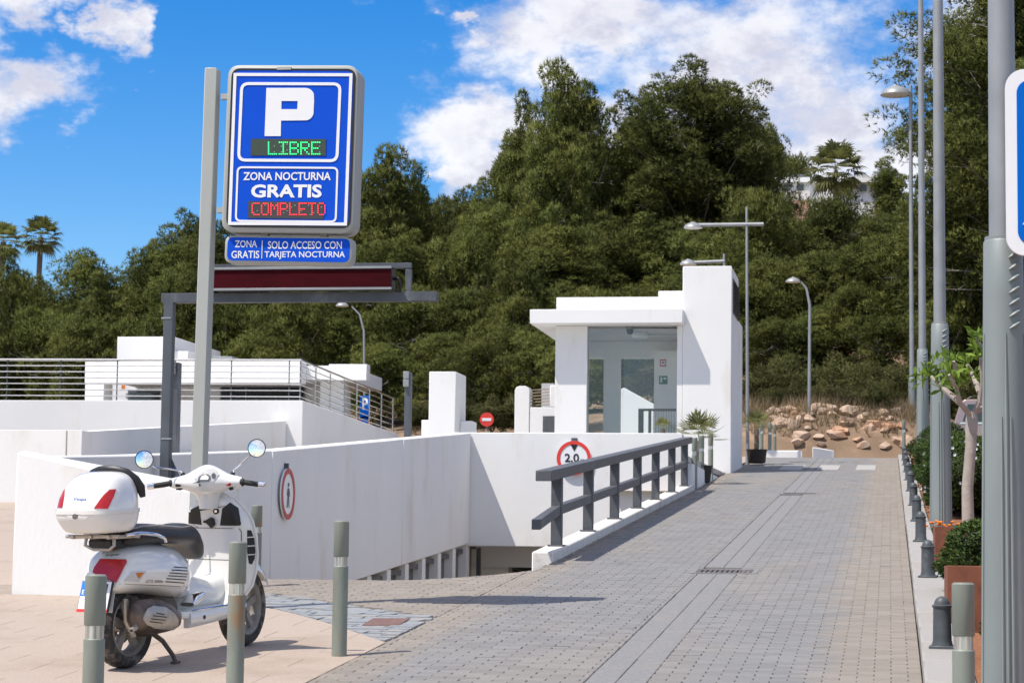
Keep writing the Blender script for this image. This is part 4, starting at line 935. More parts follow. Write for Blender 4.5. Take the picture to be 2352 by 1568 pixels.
b = MB(); cx = x0+sz/2; b.prism([(x0+.085,KY-.0045,zb_+.165),(x0+sz-.085,KY-.0045,zb_+.165),(cx,KY-.0045,zb_+sz-.15)], (0,-.003,0)); b.build('triangle', SWHITE, t)
for z in (zb_+.25, zb_+sz-.25):
    b = MB(); b.box(x0+.02,x0+.3,KY+.036,KY+.11,z-.03,z+.03); b.build('clamp', GALVL, t)
# pedestrian figure
b = MB()
for pts in ([(-.03,.30),(.03,.30),(.04,.10),(-.04,.10)],[(-.04,.10),(.0,.10),(-.09,-.12),(-.13,-.12)],[(.0,.10),(.04,.10),(.12,-.12),(.08,-.12)]): b.prism([(cx+x,KY-.008,zb_+.34+z) for x, z in pts], (0,-.003,0))
b.lathe([(0,0),(.045,0),(.045,-.003),(0,-.003)], (cx,KY-.008,zb_+.70), 14, 'y'); b.build('walking_figure', BLACK, t)
# ------------------------------------------------------------------ corten planters
def planter(u0, u1, v0, v1, Y, label):
    a, c = at(u0,v0,Y), at(u1,v0,Y); t = thing('corten_planter', label, 'planter', (a.x,Y,S*Y), 'rusty steel planters')
    z1 = a.z; x0, x1 = a.x, a.x+.85; th = .03
    zb = S*Y
    for nm, q_ in (('front_panel',(x0,x1,Y,Y+th)),('back_panel',(x0,x1,Y+.85-th,Y+.85)),('side_panel',(x0+.001,x0+th,Y+th,Y+.85-th)),('side_panel',(x1-th,x1-.001,Y+th,Y+.85-th))):
        b = MB(); b.box(q_[0],q_[1],q_[2],q_[3],zb-.1,z1); b.build(nm, CORTEN, t, bevel=.003)
    b = MB(); b.box(x0+th+.001,x1-th-.001,Y+th+.001,Y+.85-th-.001,zb,z1-.06); b.build('soil', SOIL, t)
    return x0, x1, z1
PL1 = planter(2175,2258,1298,1490,16.2,'nearer rusty steel planter box behind the foreground bollard')
PL2 = planter(2147,2200,1208,1320,21.0,'farther rusty steel planter box behind the round clipped shrub')
# ------------------------------------------------------------------ vegetation
def fast(name, V, Fc, mt, NR=None):
    me = bpy.data.meshes.new(name); V = np.asarray(V, dtype=np.float32); Fc = np.asarray(Fc, dtype=np.int32); k = Fc.shape[1]
    me.vertices.add(len(V)); me.vertices.foreach_set('co', V.ravel()); me.loops.add(Fc.size); me.loops.foreach_set('vertex_index', Fc.ravel())
    me.polygons.add(len(Fc)); me.polygons.foreach_set('loop_start', np.arange(0, Fc.size, k, dtype=np.int32)); me.update(calc_edges=True); me.materials.append(mt)
    if NR is not None: me.polygons.foreach_set('use_smooth', [True]*len(me.polygons)); me.normals_split_custom_set_from_vertices(np.asarray(NR, dtype=np.float32))
    return me
def unit(a): return a/np.maximum(1e-6, np.linalg.norm(a, axis=-1, keepdims=True))
def blades(P, D, L, W, spread, k, g):
    # k thin triangles from every point P along D with spread
    P = np.repeat(P, k, 0); D = np.repeat(D, k, 0); n = len(P)
    D = unit(D+g.normal(size=(n,3))*spread); L = L*g.uniform(.65,1.25,(n,1)); Sd = unit(np.cross(D, g.normal(size=(n,3))))*W*.5
    V = np.stack([P-Sd, P+Sd, P+D*L], 1).reshape(-1,3); return V, np.arange(n*3).reshape(-1,3)
def join(parts):
    V = []; Fc = []; o = 0
    for v, f in parts: V.append(v); Fc.append(f+o); o += len(v)
    return np.concatenate(V), np.concatenate(Fc)
def pine_variant(seed, Ht=9.0, Wd=2.1, low=.08, shape='round', nl=40):
    g = np.random.default_rng(seed); tr = MB(); dead = MB()
    lean = g.normal(size=2)*.35; trunk = [Vector((lean[0]*t_*t_+.15*math.sin(4*t_+seed), lean[1]*t_*t_+.15*math.cos(3*t_+seed), Ht*.93*t_)) for t_ in np.linspace(0,1,8)]
    tr.tube(trunk, [.19*(1-.8*k/7) for k in range(8)], 8)
    C_ = []; Rr = []
    for i in range(nl):
        f = low+(1-low)*(i+g.uniform(0,.8))/nl; z0 = Ht*.93*f*.9; k_ = min(7, int(f*7)); st = trunk[k_]
        a = i*2.4+g.uniform(-.5,.5)
        if shape == 'round': env = (max(.05, 1-((f-.45)/.62)**2))**.6
        elif shape == 'cone': env = (1.06-f)**.85
        else: env = (.55+.45*math.sin(f*7+seed))*max(.2, 1-((f-.6)/.5)**2*.8)
        L = Wd*env*g.uniform(.72,1.15)+.25
        up_ = g.uniform(.10,.50)+(.5*f)
        d = Vector((math.cos(a), math.sin(a), up_)).normalized(); st = Vector((st.x, st.y, z0*1.0))
        mid = st+d*L*.5+Vector((0,0,-.06*L)); end = st+d*L
        tr.tube([st, mid, end], [.055, .035, .012], 5)
        nc = max(4, int(L*3.0))
        for j in range(nc):
            s_ = .34+.70*(j+g.uniform(0,1))/nc; p = st+d*L*s_
            sd = g.normal(size=3)*np.array([.34,.34,.22])*(.5+L*.22); C_.append((p.x+sd[0], p.y+sd[1], p.z+sd[2]+.1)); Rr.append(g.uniform(.36,.72))
        if g.uniform() < .35:
            e2 = st+Vector((math.cos(a+.7), math.sin(a+.7), .1))*L*.9; dead.tube([st, st+(e2-st)*.5+Vector((0,0,.15)), e2], [.03,.02,.006], 4)
            for q_ in range(4):
                s_ = .4+.15*q_; bp_ = st+(e2-st)*s_; dead.tube([bp_, bp_+Vector(tuple(g.normal(size=3)*.35))], [.012,.004], 3)
    for q_ in range(5): C_.append((trunk[7].x+g.normal()*.25, trunk[7].y+g.normal()*.25, Ht*(.9+.025*q_))); Rr.append(.38)
    C_ = np.array(C_); Rr = np.array(Rr); nt_ = 74
    dirs = unit(g.normal(size=(len(C_), nt_, 3))+np.array([0,0,.35])); rad = g.uniform(.55,1.0,(len(C_),nt_,1))**.5
    P = (C_[:,None,:]+dirs*rad*Rr[:,None,None]*np.array([1,1,.72])).reshape(-1,3)
    D = unit(dirs.reshape(-1,3)+np.array([0,0,.55])); V, Fc = blades(P, D, .19, .034, .6, 5, g)
    NR = np.repeat(unit(dirs.reshape(-1,3)+np.array([0,0,.25])+.35*g.normal(size=(len(P),3))), 15, 0)
    crown = fast('crown', V, Fc, PINE, NR)
    o = tr.build('trunk', BARK, smooth=True); trunk_me = o.data; bpy.data.objects.remove(o); o = dead.build('dead', DEADW); dm = o.data; bpy.data.objects.remove(o)
    return crown, trunk_me, dm, Ht, Wd
PV = [pine_variant(11,9,2.2,.06,'round'), pine_variant(23,9,2.3,.05,'odd',42), pine_variant(37,8,2.1,.05,'round',40), pine_variant(41,9,1.7,.04,'cone',44), pine_variant(59,9,2.4,.06,'odd',42), pine_variant(71,19,4.3,.25,'round',80), pine_variant(83,12,3.6,.1,'round',60), pine_variant(97,4.4,2.1,.03,'round',26), pine_variant(103,4.4,2.2,.03,'odd',26)]
tree_n = 0
def pine(u, vtop, Y, wpx, var=None, label=None, rz=None, minh=3.0):
    global tree_n
    p = at(u, vtop, Y); zb = terrain(p.x, Y)-.15; h = max(minh, p.z-zb); tree_n += 1
    if var is None: var = tree_n % 5
    if h < 5.6 and var < 5: var = 7+tree_n % 2
    cr, tk, dm, Ht, Wd = PV[var]; s_ = wpx*Y/F/(2*Wd*.96)
    t = bpy.data.objects.new('pine_tree', None); col.objects.link(t); t.location = (p.x, Y, zb); t.rotation_euler = (0,0, rz if rz is not None else tree_n*1.7); t.scale = (s_, s_, h/Ht)
    if not label:
        row = 'foremost' if Y < 70 else 'lower' if Y < 80 else 'middle' if Y < 91 else 'upper'
        mark = next(m_ for lim, m_ in ((60,'at the left edge'),(200,'below the palms'),(330,'above the left railing'),(440,'behind the gantry upright'),(560,'behind the sign post'),(700,'behind the parking sign'),(840,'behind the gantry display'),(960,'right of the parking sign'),(1060,'above the white pillar'),(1160,'above the no entry sign'),(1280,'left of the kiosk'),(1400,'above the kiosk canopy'),(1500,'above the kiosk roof'),(1600,'above the tower'),(1720,'right behind the tower'),(1800,'right of the tower'),(1880,'behind the far street lamp'),(1960,'below the hilltop house'),(2040,'below the pointed conifer'),(2110,'left of the lamp post row'),(2240,'behind the lamp posts'),(9999,'at the right edge')) if u < lim)
        label_ = 'green pine in the %s row of the hillside wood, %s' % (row, mark)
    tag(t, label or label_, 'tree', None if label else 'pines of the hillside wood')
    for nm, me in (('crown', cr), ('trunk', tk), ('dead_branches', dm)): 
        c_ = inst(nm, me, t)
        if nm == 'dead_branches': c_['kind'] = 'stuff'
    return t
# singled-out trees on the skyline
pine(1290,165,97,215,2,'tall pine with narrow rounded top on the skyline left of the biggest pine',.4)
pine(1600,150,100,400,6,'biggest broad rounded pine on the skyline above the white kiosk',1.2)
pine(1185,235,99,200,1,'pine on the skyline just left of the tall narrow one'); pine(1712,235,101,210,6,'pine at the right shoulder of the biggest skyline pine')
pine(870,352,92,230,2,'pine rising on the skyline right behind the parking sign'); pine(430,500,90,210,0,'pine top just left of the parking sign post')
pine(212,586,92,210,2,'rounded pine at the left end of the wood near the palms'); pine(2050,368,118,135,3,'pointed conifer on the skyline left of the lamp posts')
pine(30,588,112,130,3,'thin sparse pine at the left edge under the palms')
for a in ((930,385,95,150,4),(1450,215,104,260,1),(1755,300,106,130,2),(1340,250,103,200,4),(1250,270,93,200,0),(310,632,94,170,4),(365,560,93,170,1),(500,520,91,200,2),(590,500,95,200,0),(690,470,96,220,1),(790,430,95,200,4),
          (0,700,96,190,1),(80,720,97,180,4),(150,700,98,160,2),(-70,640,100,220,0),
          (980,450,112,170,2),(1060,438,114,170,0),(1120,420,110,170,1),
          (1880,530,98,190,0),(1960,530,100,170,2),(2010,520,92,150,1),(1830,520,92,150,4),(2085,490,100,130,2)): pine(*a)
# middle rows down to the roofs
for i, u in enumerate(range(-40,1300,88)):
    pine(u+rng.normal()*22, (650 if u < 420 else 560)+rng.normal()*48, 84+rng.normal()*3, 210+rng.normal()*30)
for i, u in enumerate(range(-60,1290,92)):
    pine(u+rng.normal()*22, (755 if u < 330 else 705)+rng.normal()*45, 76+rng.normal()*2.0, 210+rng.normal()*30)
for i, u in enumerate(range(1300,2060,88)):
    pine(u+rng.normal()*20, 520+rng.normal()*42, 88+rng.normal()*3, 215+rng.normal()*30)
for i, u in enumerate(range(1340,2090,92)):
    pine(u+rng.normal()*18, 645+rng.normal()*42, 79+rng.normal()*2, 205+rng.normal()*25)
for i, u in enumerate((1765,1850,1940,2030)):
    pine(u+rng.normal()*14, 745+rng.normal()*35, 72.5+rng.normal()*1.2, 165, minh=2)
for i, u in enumerate((900,985,1070,1160,1250,1335,1440,1540)):
    pine(u+rng.normal()*14, 815+rng.normal()*30, 67.5+rng.normal()*1.5, 180, minh=2.4)
pine(2390,-190,69,620,5,'huge dark pine filling the top right corner behind the lamp posts',2.2)
pine(2275,-60,75,400,5,'second large pine behind the lamp posts at the top right',.3)
pine(2200,470,74,230,2,'lower pine behind the lamp posts at the right'); pine(2310,560,72,240,0,'pine low at the right edge behind the nearest lamp post')
pine(2130,560,80,190,1); pine(2260,640,70,200,4); pine(2360,500,76,260,2); pine(2170,700,69.5,170,0)
# far wooded hill: reads as one mass
g = np.random.default_rng(5)
def hv(u): return 466-30*((u-900)/300) if u < 1150 else (350 if u < 1840 else 350+min(150,(u-1840)*2.6))
hill = MB()
def hillz(x, y): return terrain(x, y)
Pn = []
for i in range(520):
    u = g.uniform(880,2120); Y = g.uniform(180,225); v = hv(u)-10
    p = at(u, v+g.uniform(0,70), Y); r_ = g.uniform(.9,1.6); p = at(u, v+r_*30+g.uniform(0,90), Y); d = unit(g.normal(size=(260,3))+np.array([0,-.3,.3])); Pn.append((np.array(p)+d*r_*g.uniform(.6,1,(260,1))*np.array([1,1,.9]), d))
P = np.concatenate([a for a, _ in Pn]); D = np.concatenate([b_ for _, b_ in Pn]); V, Fc = blades(P, D+np.array([0,0,.4]), .34, .12, .5, 1, g)
fw_ = inst('far_wood', fast('far_wood', V, Fc, PINE, np.repeat(D, 3, 0))); fw_['kind'] = 'stuff'; fw_['label'] = 'distant wooded hillside behind the pines'
hb = MB(); hu = list(range(820,2240,60))
top = [at(u, hv(u)+60, 230) for u in hu]; bot = [Vector((p.x, 150, terrain(p.x,150)-3)) for p in top]; mid = [a*.5+b_*.5+Vector((0,4,0)) for a, b_ in zip(top, bot)]; back = [p+Vector((0,80,-30)) for p in top]
hb.loft([bot, mid, top, back], cap=False, closed=False); hh = struct(hb.build('far_hill', EARTH, smooth=True))
# scrub on the bank beyond the crest
def bush_mesh(name, seed, mt, n=2600, leaf=.07, wl=.035, k=2, flat=1.0, shell=.72, lumps=1.0):
    g = np.random.default_rng(seed); d = unit(g.normal(size=(n,3))); d[:,2] = np.where(d[:,2] < -.8, -d[:,2], d[:,2])
    lump = 1+lumps*(.10*np.sin(d[:,0]*5+seed)*np.cos(d[:,1]*6)+.07*np.sin(d[:,2]*9+seed*2))
    P = d*(g.uniform(shell,1,(n,1)))*lump[:,None]; V, Fc = blades(P, d+np.array([0,0,.25]), leaf, wl, .8, k, g); return fast(name, V, Fc, mt, np.repeat(unit(d+.5*g.normal(size=d.shape)), 3*k, 0))
SCR = [bush_mesh('foliage', s_, PINE2, 4600, .16, .03, 3, shell=.3, lumps=3.2) for s_ in (1,2,3)]
stem = MB()
for a in range(5): stem.tube([(0,0,-.9),(.4*math.cos(a*1.3),.4*math.sin(a*1.3),.2)], [.04,.015], 5)
so_ = stem.build('stems', BARK); stem_me = so_.data; bpy.data.objects.remove(so_)
sn = 0
def scrub(u, v, Y, rx, rz_, label=None):
    global sn
    p = at(u, v, Y); zt_ = terrain(p.x, Y); t = bpy.data.objects.new('scrub_bush', None); col.objects.link(t); t.location = (p.x, Y, max(zt_+rz_*.55, p.z)); t.scale = (rx, rx, rz_); t.rotation_euler = (0,0,sn*1.9)
    tag(t, label or 'olive scrub bush on the bank beyond the road crest', 'bush', None if label else 'scrub bushes on the bank'); inst('foliage', SCR[sn % 3], t); inst('stems', stem_me, t); sn += 1
for u, v, Y, rx, rz_ in ((980,960,62,.6,.45),(1130,960,63,.6,.5),(1200,955,63,.7,.5),(1050,950,63.5,.6,.5),(1750,900,66,.8,.6),(1800,890,67.0,.7,.7),(1860,900,66.5,.7,.55),(1920,880,68,.9,.7),(1980,905,66.5,.8,.6),(2050,895,67,.8,.7),(1890,935,65,.5,.38),(2030,940,65.5,.5,.4),(2110,900,69,.9,.8),(2180,920,68.5,.9,.7),(2250,930,68,.9,.7),(2320,930,68,.9,.7),(1825,935,65,.45,.35),(1960,945,64.8,.4,.32),(1775,940,64.5,.4,.35)): scrub(u, v, Y, rx, rz_)
scrub(2005,985,64.0,.62,.42,'dark green rounded bush on the rocks left of the far bollard')
# dry grass
n_ = 1900; g = np.random.default_rng(9); gx = g.uniform(-5.2,1.2,n_); gy = 61.6+8*g.uniform(0,1,n_)**.8; P = np.stack([gx, gy, [terrain(a, b_)-.02 for a, b_ in zip(gx, gy)]], 1)
V, Fc = blades(P, np.tile([0,0,1.],(n_,1)), .45, .022, .4, 5, g); o = inst('dry_grass', fast('dry_grass', V, Fc, DRY)); o['kind'] = 'stuff'; o['label'] = 'dry yellow grass on the bank'
# boulders
def rock(u, v, Y, r_, label):
    bm = bmesh.new(); bmesh.ops.create_icosphere(bm, subdivisions=3, radius=1); g = np.random.default_rng(int(u)); pl = [(Vector(unit(g.normal(size=3))), g.uniform(.42,.8)) for _ in range(18)]
    for v_ in bm.verts:
        for nrm, d in pl:
            e = v_.co.dot(nrm)
            if e > d: v_.co -= nrm*(e-d)
    me = bpy.data.meshes.new('boulder'); bm.to_mesh(me); bm.free(); me.materials.append(ROCKM); p = at(u, v, Y)
    o = inst('boulder', me, None, (p.x, Y, min(max(terrain(p.x,Y)+r_*.05, p.z), terrain(p.x,Y)+r_*.4)), u, (r_*1.4, r_, r_*.75)); tag(o, label, 'boulder', 'pale rocks on the cut bank')
for i in range(64):
    u = 1772+i*4.7+random.uniform(-6,6); dY = random.uniform(0,2.6); rock(u, 1046-dY*18+random.uniform(-4,6), 61.4+dY, random.uniform(.10,.30), 'pale orange boulder on the cut bank beyond the road crest')
# low curved white walls at the end of the road
for u0, u1, v0, lab in ((1742,1842,1034,'low white wall left of the far lamp post at the road end'),(1866,1916,1026,'low rounded white wall right of the far lamp post at the road end')):
    pts = []; Y = 59.6
    b = MB(); rings = []
    for k in range(9):
        f_ = k/8; u = u0+(u1-u0)*f_; vt = v0+ (8*f_ if u0 > 1800 else -16*max(0,.3-f_)); p = at(u, vt, Y+(.5*f_ if u0 > 1800 else 0)); rings.append([(p.x,p.y,gz(0,61)-.3),(p.x,p.y,p.z),(p.x,p.y+.25,p.z),(p.x,p.y+.25,gz(0,61)-.3)])
    b.loft(rings); tag(b.build('low_wall', WHITE, bevel=.02), lab, 'wall')
# ------------------------------------------------------------------ palms
def palm_mesh(seed, nf=34, fan=16, L=1.0, petiole=.55, droop=.55, mt=PALM):
    g = np.random.default_rng(seed); V = []; Fc = []
    for i in range(nf):
        a = i*2.4; el = R(75-130*(i/nf)) if droop > .4 else R(80-85*(i/nf)); d = np.array([math.cos(a)*math.cos(el), math.sin(a)*math.cos(el), math.sin(el)]); sd = unit(np.cross(d, [0,0,1.])); nn_ = np.cross(sd, d)
        b0 = len(V); V += [-sd*.012, sd*.012, d*petiole*L]; Fc.append((b0,b0+1,b0+2)); base_ = d*petiole*L*.98
        for k in range(fan):
            th = R(-95+190*k/(fan-1)); dd = unit(d*math.cos(th)+sd*math.sin(th)+nn_*.1); ln = L*.6*(1-.25*abs(math.sin(th)))*g.uniform(.85,1.1); md = base_+dd*ln*.6; tip = base_+dd*ln+np.array([0,0,-droop*ln*.5]); w_ = unit(np.cross(dd, nn_))*.035*L
            b0 = len(V); V += [base_, md-w_, md+w_, tip]; Fc += [(b0,b0+1,b0+2),(b0+1,b0+3,b0+2)]
    return fast('fronds', np.array(V), np.array(Fc), mt)
PM = palm_mesh(1); PM2 = palm_mesh(2, 15, 12, 1.0, .62, .12, FANP)
def palm(u, vc, Y, crown_px, vb, label, r_=.16):
    c = at(u, vc, Y); zb = terrain(c.x, Y)-.2; t = thing('palm_tree', label, 'palm', (c.x, Y, zb), 'palms against the sky'); s_ = crown_px*Y/F/2/1.05
    b = MB(); b.tube([(c.x+.1,Y,zb),(c.x-.1,Y,(zb+c.z)/2),(c.x,Y,c.z)], [r_*1.3,r_,r_], 10); b.build('trunk', BARK, t, smooth=True)
    inst('fronds', PM, t, (0,0,c.z-zb), u, s_)
palm(94,545,128,125,700,'fan palm with a full round crown against the blue sky at left'); palm(8,556,120,120,700,'palm at the left edge, partly cut by the frame'); palm(1920,392,119,165,470,'palm with arching fronds beside the hilltop house',.11)
def potpalm(u, v, Y, px_, zb, label, pot=True):
    c = at(u, v, Y); t = thing('fan_palm', label, 'fan palm', (c.x, Y, zb), 'small fan palms'); s_ = px_*Y/F/2/1.0
    b = MB(); b.tube([(c.x,Y,zb+.2),(c.x,Y,c.z)], [.06,.05], 8); b.build('stem', BARK, t, smooth=True); inst('fronds', PM2, t, (0,0,c.z-zb), u, s_)
    if pot: b = MB(); b.lathe([(.17,0),(.2,.02),(.23,.27),(.25,.31),(.21,.31),(.2,.28),(0,.28)], (c.x,Y,zb), 18); b.build('pot', POTM, t, smooth=True)
p = gp(1612,1100)
potpalm(1606,1012,41.5,140,S*41.5+.02,'fan palm in a dark pot at the end of the railing'); potpalm(1738,985,52.5,90,S*52.5+.03,'fan palm in a pot peeping out behind the white tower'); potpalm(1522,985,BY-.9,55,3.53,'small fan palm in front of the kiosk glass',True)
# ------------------------------------------------------------------ planting bed on the right
def shrub(x, y, rx, ry, rz_, label, seed, flowers=0, n=5200, leaf=.035):
    z = S*y+rz_*.85; t = thing('clipped_shrub', label, 'shrub', (x, y, S*y), 'clipped shrubs in the planting bed'); me = bush_mesh('foliage', seed, SHRUB, n, leaf/rz_, .018/rz_, 3, shell=.86); inst('foliage', me, t, (0,0,rz_*.85), 0, (rx,ry,rz_))
    b = MB(); b.lathe([(.0,-.8*rz_),(rx*.35,-.6*rz_),(rx*.8,-.1*rz_),(rx*.8,.35*rz_),(rx*.5,.68*rz_),(0,.82*rz_)], (x,y,S*y+rz_*.85), 14)
    b.v = [(v_[0], y+(v_[1]-y)*ry/rx, v_[2]) for v_ in b.v]; b.build('dark_core', mat('shrub_core%d' % seed, (.03,.035,.015), .95, var=.4, nscale=20), t, smooth=True)  # solid near-black core filling the inside of the foliage
    b = MB(); b.tube([(x,y,S*y-.05),(x,y,S*y+.3*rz_)], .03, 6); b.build('stem', BARK, t)
    if flowers:
        g = np.random.default_rng(seed); b = MB()
        for _ in range(flowers):
            d = unit(g.normal(size=3)+np.array([0,-.6,.5])); c_ = np.array([x+d[0]*rx*1.0, y+d[1]*ry*1.0, z+d[2]*rz_*1.0])
            for q_ in range(5): 
                a = q_*1.257; b.add([c_, c_+np.array([.022*math.cos(a),-.01,.022*math.sin(a)]), c_+np.array([.022*math.cos(a+.9),-.01,.022*math.sin(a+.9)])], [(0,1,2)])
        b.build('flowers', PETAL, t, kind='stuff')
shrub(.86,18.7,.46,.6,.38,'round clipped green shrub between the two rusty planters',1)
shrub(.86,14.6,.30,.5,.34,'clipped shrub low beside the nearest lamp post',2)
shrub(1.18,31.2,.80,1.5,.56,'large clipped hedge shrub with white flowers beside the plumeria trunk',3,70,9000)
shrub(1.10,34.6,.74,1.6,.55,'clipped hedge shrub behind the flowering one, left of the lamp post',4,20,7000); shrub(1.05,39.0,.68,1.9,.54,'clipped hedge shrub farther along the kerb',5,0,6000); shrub(1.0,45,.62,2.4,.54,'farthest clipped hedge shrub near the road crest',6,0,5000)
shrub(2.0,30.5,.75,1.2,.5,'clipped hedge shrub with white flowers behind the nearest lamp post',7,50,8000); shrub(1.9,38,.8,1.6,.5,'clipped hedge shrub at the back of the planting bed',8,0,6000)
# marigolds
p = gp(2124,1226); t = thing('marigold_plant', 'small orange marigolds at the foot of the lamp post', 'flowers', (p.x+.15,27.2,S*27.2)); b = MB(); g = np.random.default_rng(3)
cx_, cy_ = .58, 27.2
for _ in range(16):
    c_ = np.array([cx_+g.normal()*.06, cy_+g.normal()*.08, S*27.2+.10+g.uniform(0,.07)]); b.lathe([(0,-.01),(.018,-.004),(.026,.008),(.014,.016),(0,.018)], tuple(c_), 7)
b.build('blooms', ORNG, t, kind='stuff'); V, Fc = blades(np.array([[cx_,cy_,S*27.2]])+g.normal(size=(160,3))*np.array([.07,.08,.0]), np.tile([0,0,1.],(160,1)), .12, .02, .5, 2, g); inst('leaves', fast('leaves', V, Fc, SHRUB), t, Vector((0,0,0))-t.location)
# plumeria tree
TY = 26.0
def tp(u, v, dy=0): return at(u, v, TY+dy)
base_ = at(2224,1190,TY); t = thing('plumeria_tree', 'small pale-trunked tree with stubby branches and fresh leaves by the lamp posts', 'tree', (base_.x,TY,S*TY+.03))
b = MB(); b.tube([(base_.x,TY,S*TY-.05),tp(2222,1120),tp(2230,1020),tp(2232,965),tp(2232,945)], [.07,.063,.06,.07,.05], 12); b.build('trunk', PALEB, t, smooth=True)
brs = [[(2230,955),(2205,925),(2196,890),(2180,860)],[(2196,890),(2200,860),(2190,830)],[(2234,955),(2250,920),(2256,880),(2252,820)],[(2254,850),(2262,810),(2240,775)],[(2232,950),(2270,930),(2285,890),(2290,850)],[(2205,925),(2165,890),(2140,865)],[(2250,900),(2235,860),(2222,838)]]
tips = []
for i, br_ in enumerate(brs):
    pts = [tp(u, v, (i-3)*.06*k) for k, (u, v) in enumerate(br_)]; b = MB(); b.tube(pts, [.036-.007*k for k in range(len(pts))], 8); b.build('branch', PALEB, t, smooth=True); tips += [pts[-1], pts[-2]]
tips += [tp(2250,770,.05), tp(2240,790), tp(2180,820), tp(2175,850,-.1), tp(2130,860), tp(2150,830,.1), tp(2262,800,.1), tp(2110,872,.05)]
g = np.random.default_rng(4); V = []; Fc = []
for c_ in tips:
    for k in range(15):
        d = unit(g.normal(size=3)+np.array([0,0,.9])); sd = unit(np.cross(d, g.normal(size=3))); L_ = g.uniform(.10,.20); o_ = np.array(c_)+g.normal(size=3)*.03; md = o_+d*L_*.55; b0 = len(V); V += [o_, md-sd*.022, md+sd*.022, o_+d*L_+np.array([0,0,-.015])]; Fc += [(b0,b0+1,b0+2),(b0+1,b0+3,b0+2)]
inst('leaves', fast('leaves', np.array(V), np.array(Fc), FRESH), t, Vector((0,0,0))-t.location)
# ------------------------------------------------------------------ hilltop house
HYY = 125
t = thing('hilltop_house', 'pale flat-roofed house half hidden by trees on the hill at right', 'house', at(1890,465,HYY))
def hb_(nm, u0, u1, v0, v1, dep, mt, y0=0, par=None):
    a, c = at(u0,v0,HYY+y0), at(u1,v1,HYY+y0); b = MB(); b.box(a.x,c.x,HYY+y0,HYY+y0+dep,c.z,a.z); return b.build(nm, mt, par or t)
hb_('wall', 1770,2020,418,560,8,WHITE); hb_('terrace_wall', 1730,1860,440,520,2,WHITE,-2.2); hb_('base_wall', 1700,1860,462,560,1,TERRA,-3.5); hb_('roof', 1900,2026,404,418,8.6,WHITE,-.4); hb_('roof', 1775,1860,408,418,8,WHITE,-.3)
for u in (1800,1830,1925,1975): hb_('window', u,u+16,424,438,.2,GLASSD,-.22)
hb_('roof_rail', 1815,1850,401,404,.1,GALV,-.2)
# ------------------------------------------------------------------ scooter
o0, o1 = gp(290,1532), gp(565,1480)
fx = (o1-o0).normalized(); fy = Vector((0,0,1)).cross(fx).normalized(); fz_ = fx.cross(fy)
SM = Matrix((fx, fy, fz_)).transposed().to_4x4(); SM.translation = o0
scoot = thing('scooter', 'white retro motor scooter with white top case parked behind the bollards', 'scooter', (0,0,0)); ORG[scoot.name] = Vector(); scoot.matrix_world = SM
SMI = SM.inverted()
def sec(x, zb, zt, hw, taper=0, e=2.5, n=30):
    zc, hh = (zb+zt)/2, (zt-zb)/2; o = []
    for k in range(n):
        a = 2*math.pi*k/n; c, s_ = math.cos(a), math.sin(a); y = hw*math.copysign(abs(c)**(2/e), c); q = math.copysign(abs(s_)**(2/e), s_); o.append((x, y*(1-taper*max(q,0)), zc+hh*q))
    return o
def smoothrings(keys, m_=4):
    ks = np.array(keys, float); t_ = np.arange(len(ks)); tt_ = np.linspace(0, len(ks)-1, (len(ks)-1)*m_+1); out = []
    for q in tt_:
        i = min(int(q), len(ks)-2); f = q-i; p0 = ks[max(i-1,0)]; p1 = ks[i]; p2 = ks[i+1]; p3 = ks[min(i+2,len(ks)-1)]
        out.append(.5*((2*p1)+(-p0+p2)*f+(2*p0-5*p1+4*p2-p3)*f*f+(-p0+3*p1-3*p2+p3)*f**3))
    return out
def z1(x, y): return (x*.39246, 953+y*.39254)
def cray(x, y): d = ray(*z1(x, y)); return SMI @ CAM, (SMI.to_3x3() @ d).normalized()
def bvh(o): return BVHTree.FromPolygons([v.co.copy() for v in o.data.vertices], [list(p.vertices) for p in o.data.polygons])
def decal(nm, o, poly, mt, off=.003, cuts=2, mirror=False, smooth=True, par=None, tree=None):
    tree = tree or bvh(o); bm = bmesh.new(); vs = [bm.verts.new((p[0], p[1], 0)) for p in poly]; f = bm.faces.new(vs)
    bmesh.ops.triangulate(bm, faces=[f]); bmesh.ops.subdivide_edges(bm, edges=bm.edges[:], cuts=cuts+3, use_grid_fill=True); bmesh.ops.triangulate(bm, faces=bm.faces[:])
    bm.verts.ensure_lookup_table(); top, bot = [], []
    for v in bm.verts:
        og, d = cray(v.co.x, v.co.y); h = tree.ray_cast(og, d)
        if h[0] is None:
            nr = tree.find_nearest(og+d*14.6); h = (nr[0], nr[1])
        nrm = h[1] if h[1].dot(d) < 0 else -h[1]; top.append(h[0]+nrm*off); bot.append(h[0]-nrm*.004)
    for v in bm.verts: v.index = v.index
    bm.verts.index_update(); fs = [tuple(v.index for v in f_.verts) for f_ in bm.faces]; n = len(top)
    bd = [tuple(v.index for v in e.verts) for e in bm.edges if len(e.link_faces) == 1]; bm.free()
    def mk(s_):
        b = MB(); b.add([(p.x, p.y*s_, p.z) for p in top]+[(p.x, p.y*s_, p.z) for p in bot], fs+[(a, c, c+n, a+n) for a, c in bd]); return b.build(nm, mt, par or o, smooth=smooth, angle=60)
    r_ = mk(1)
    if mirror: mk(-1)
    return r_
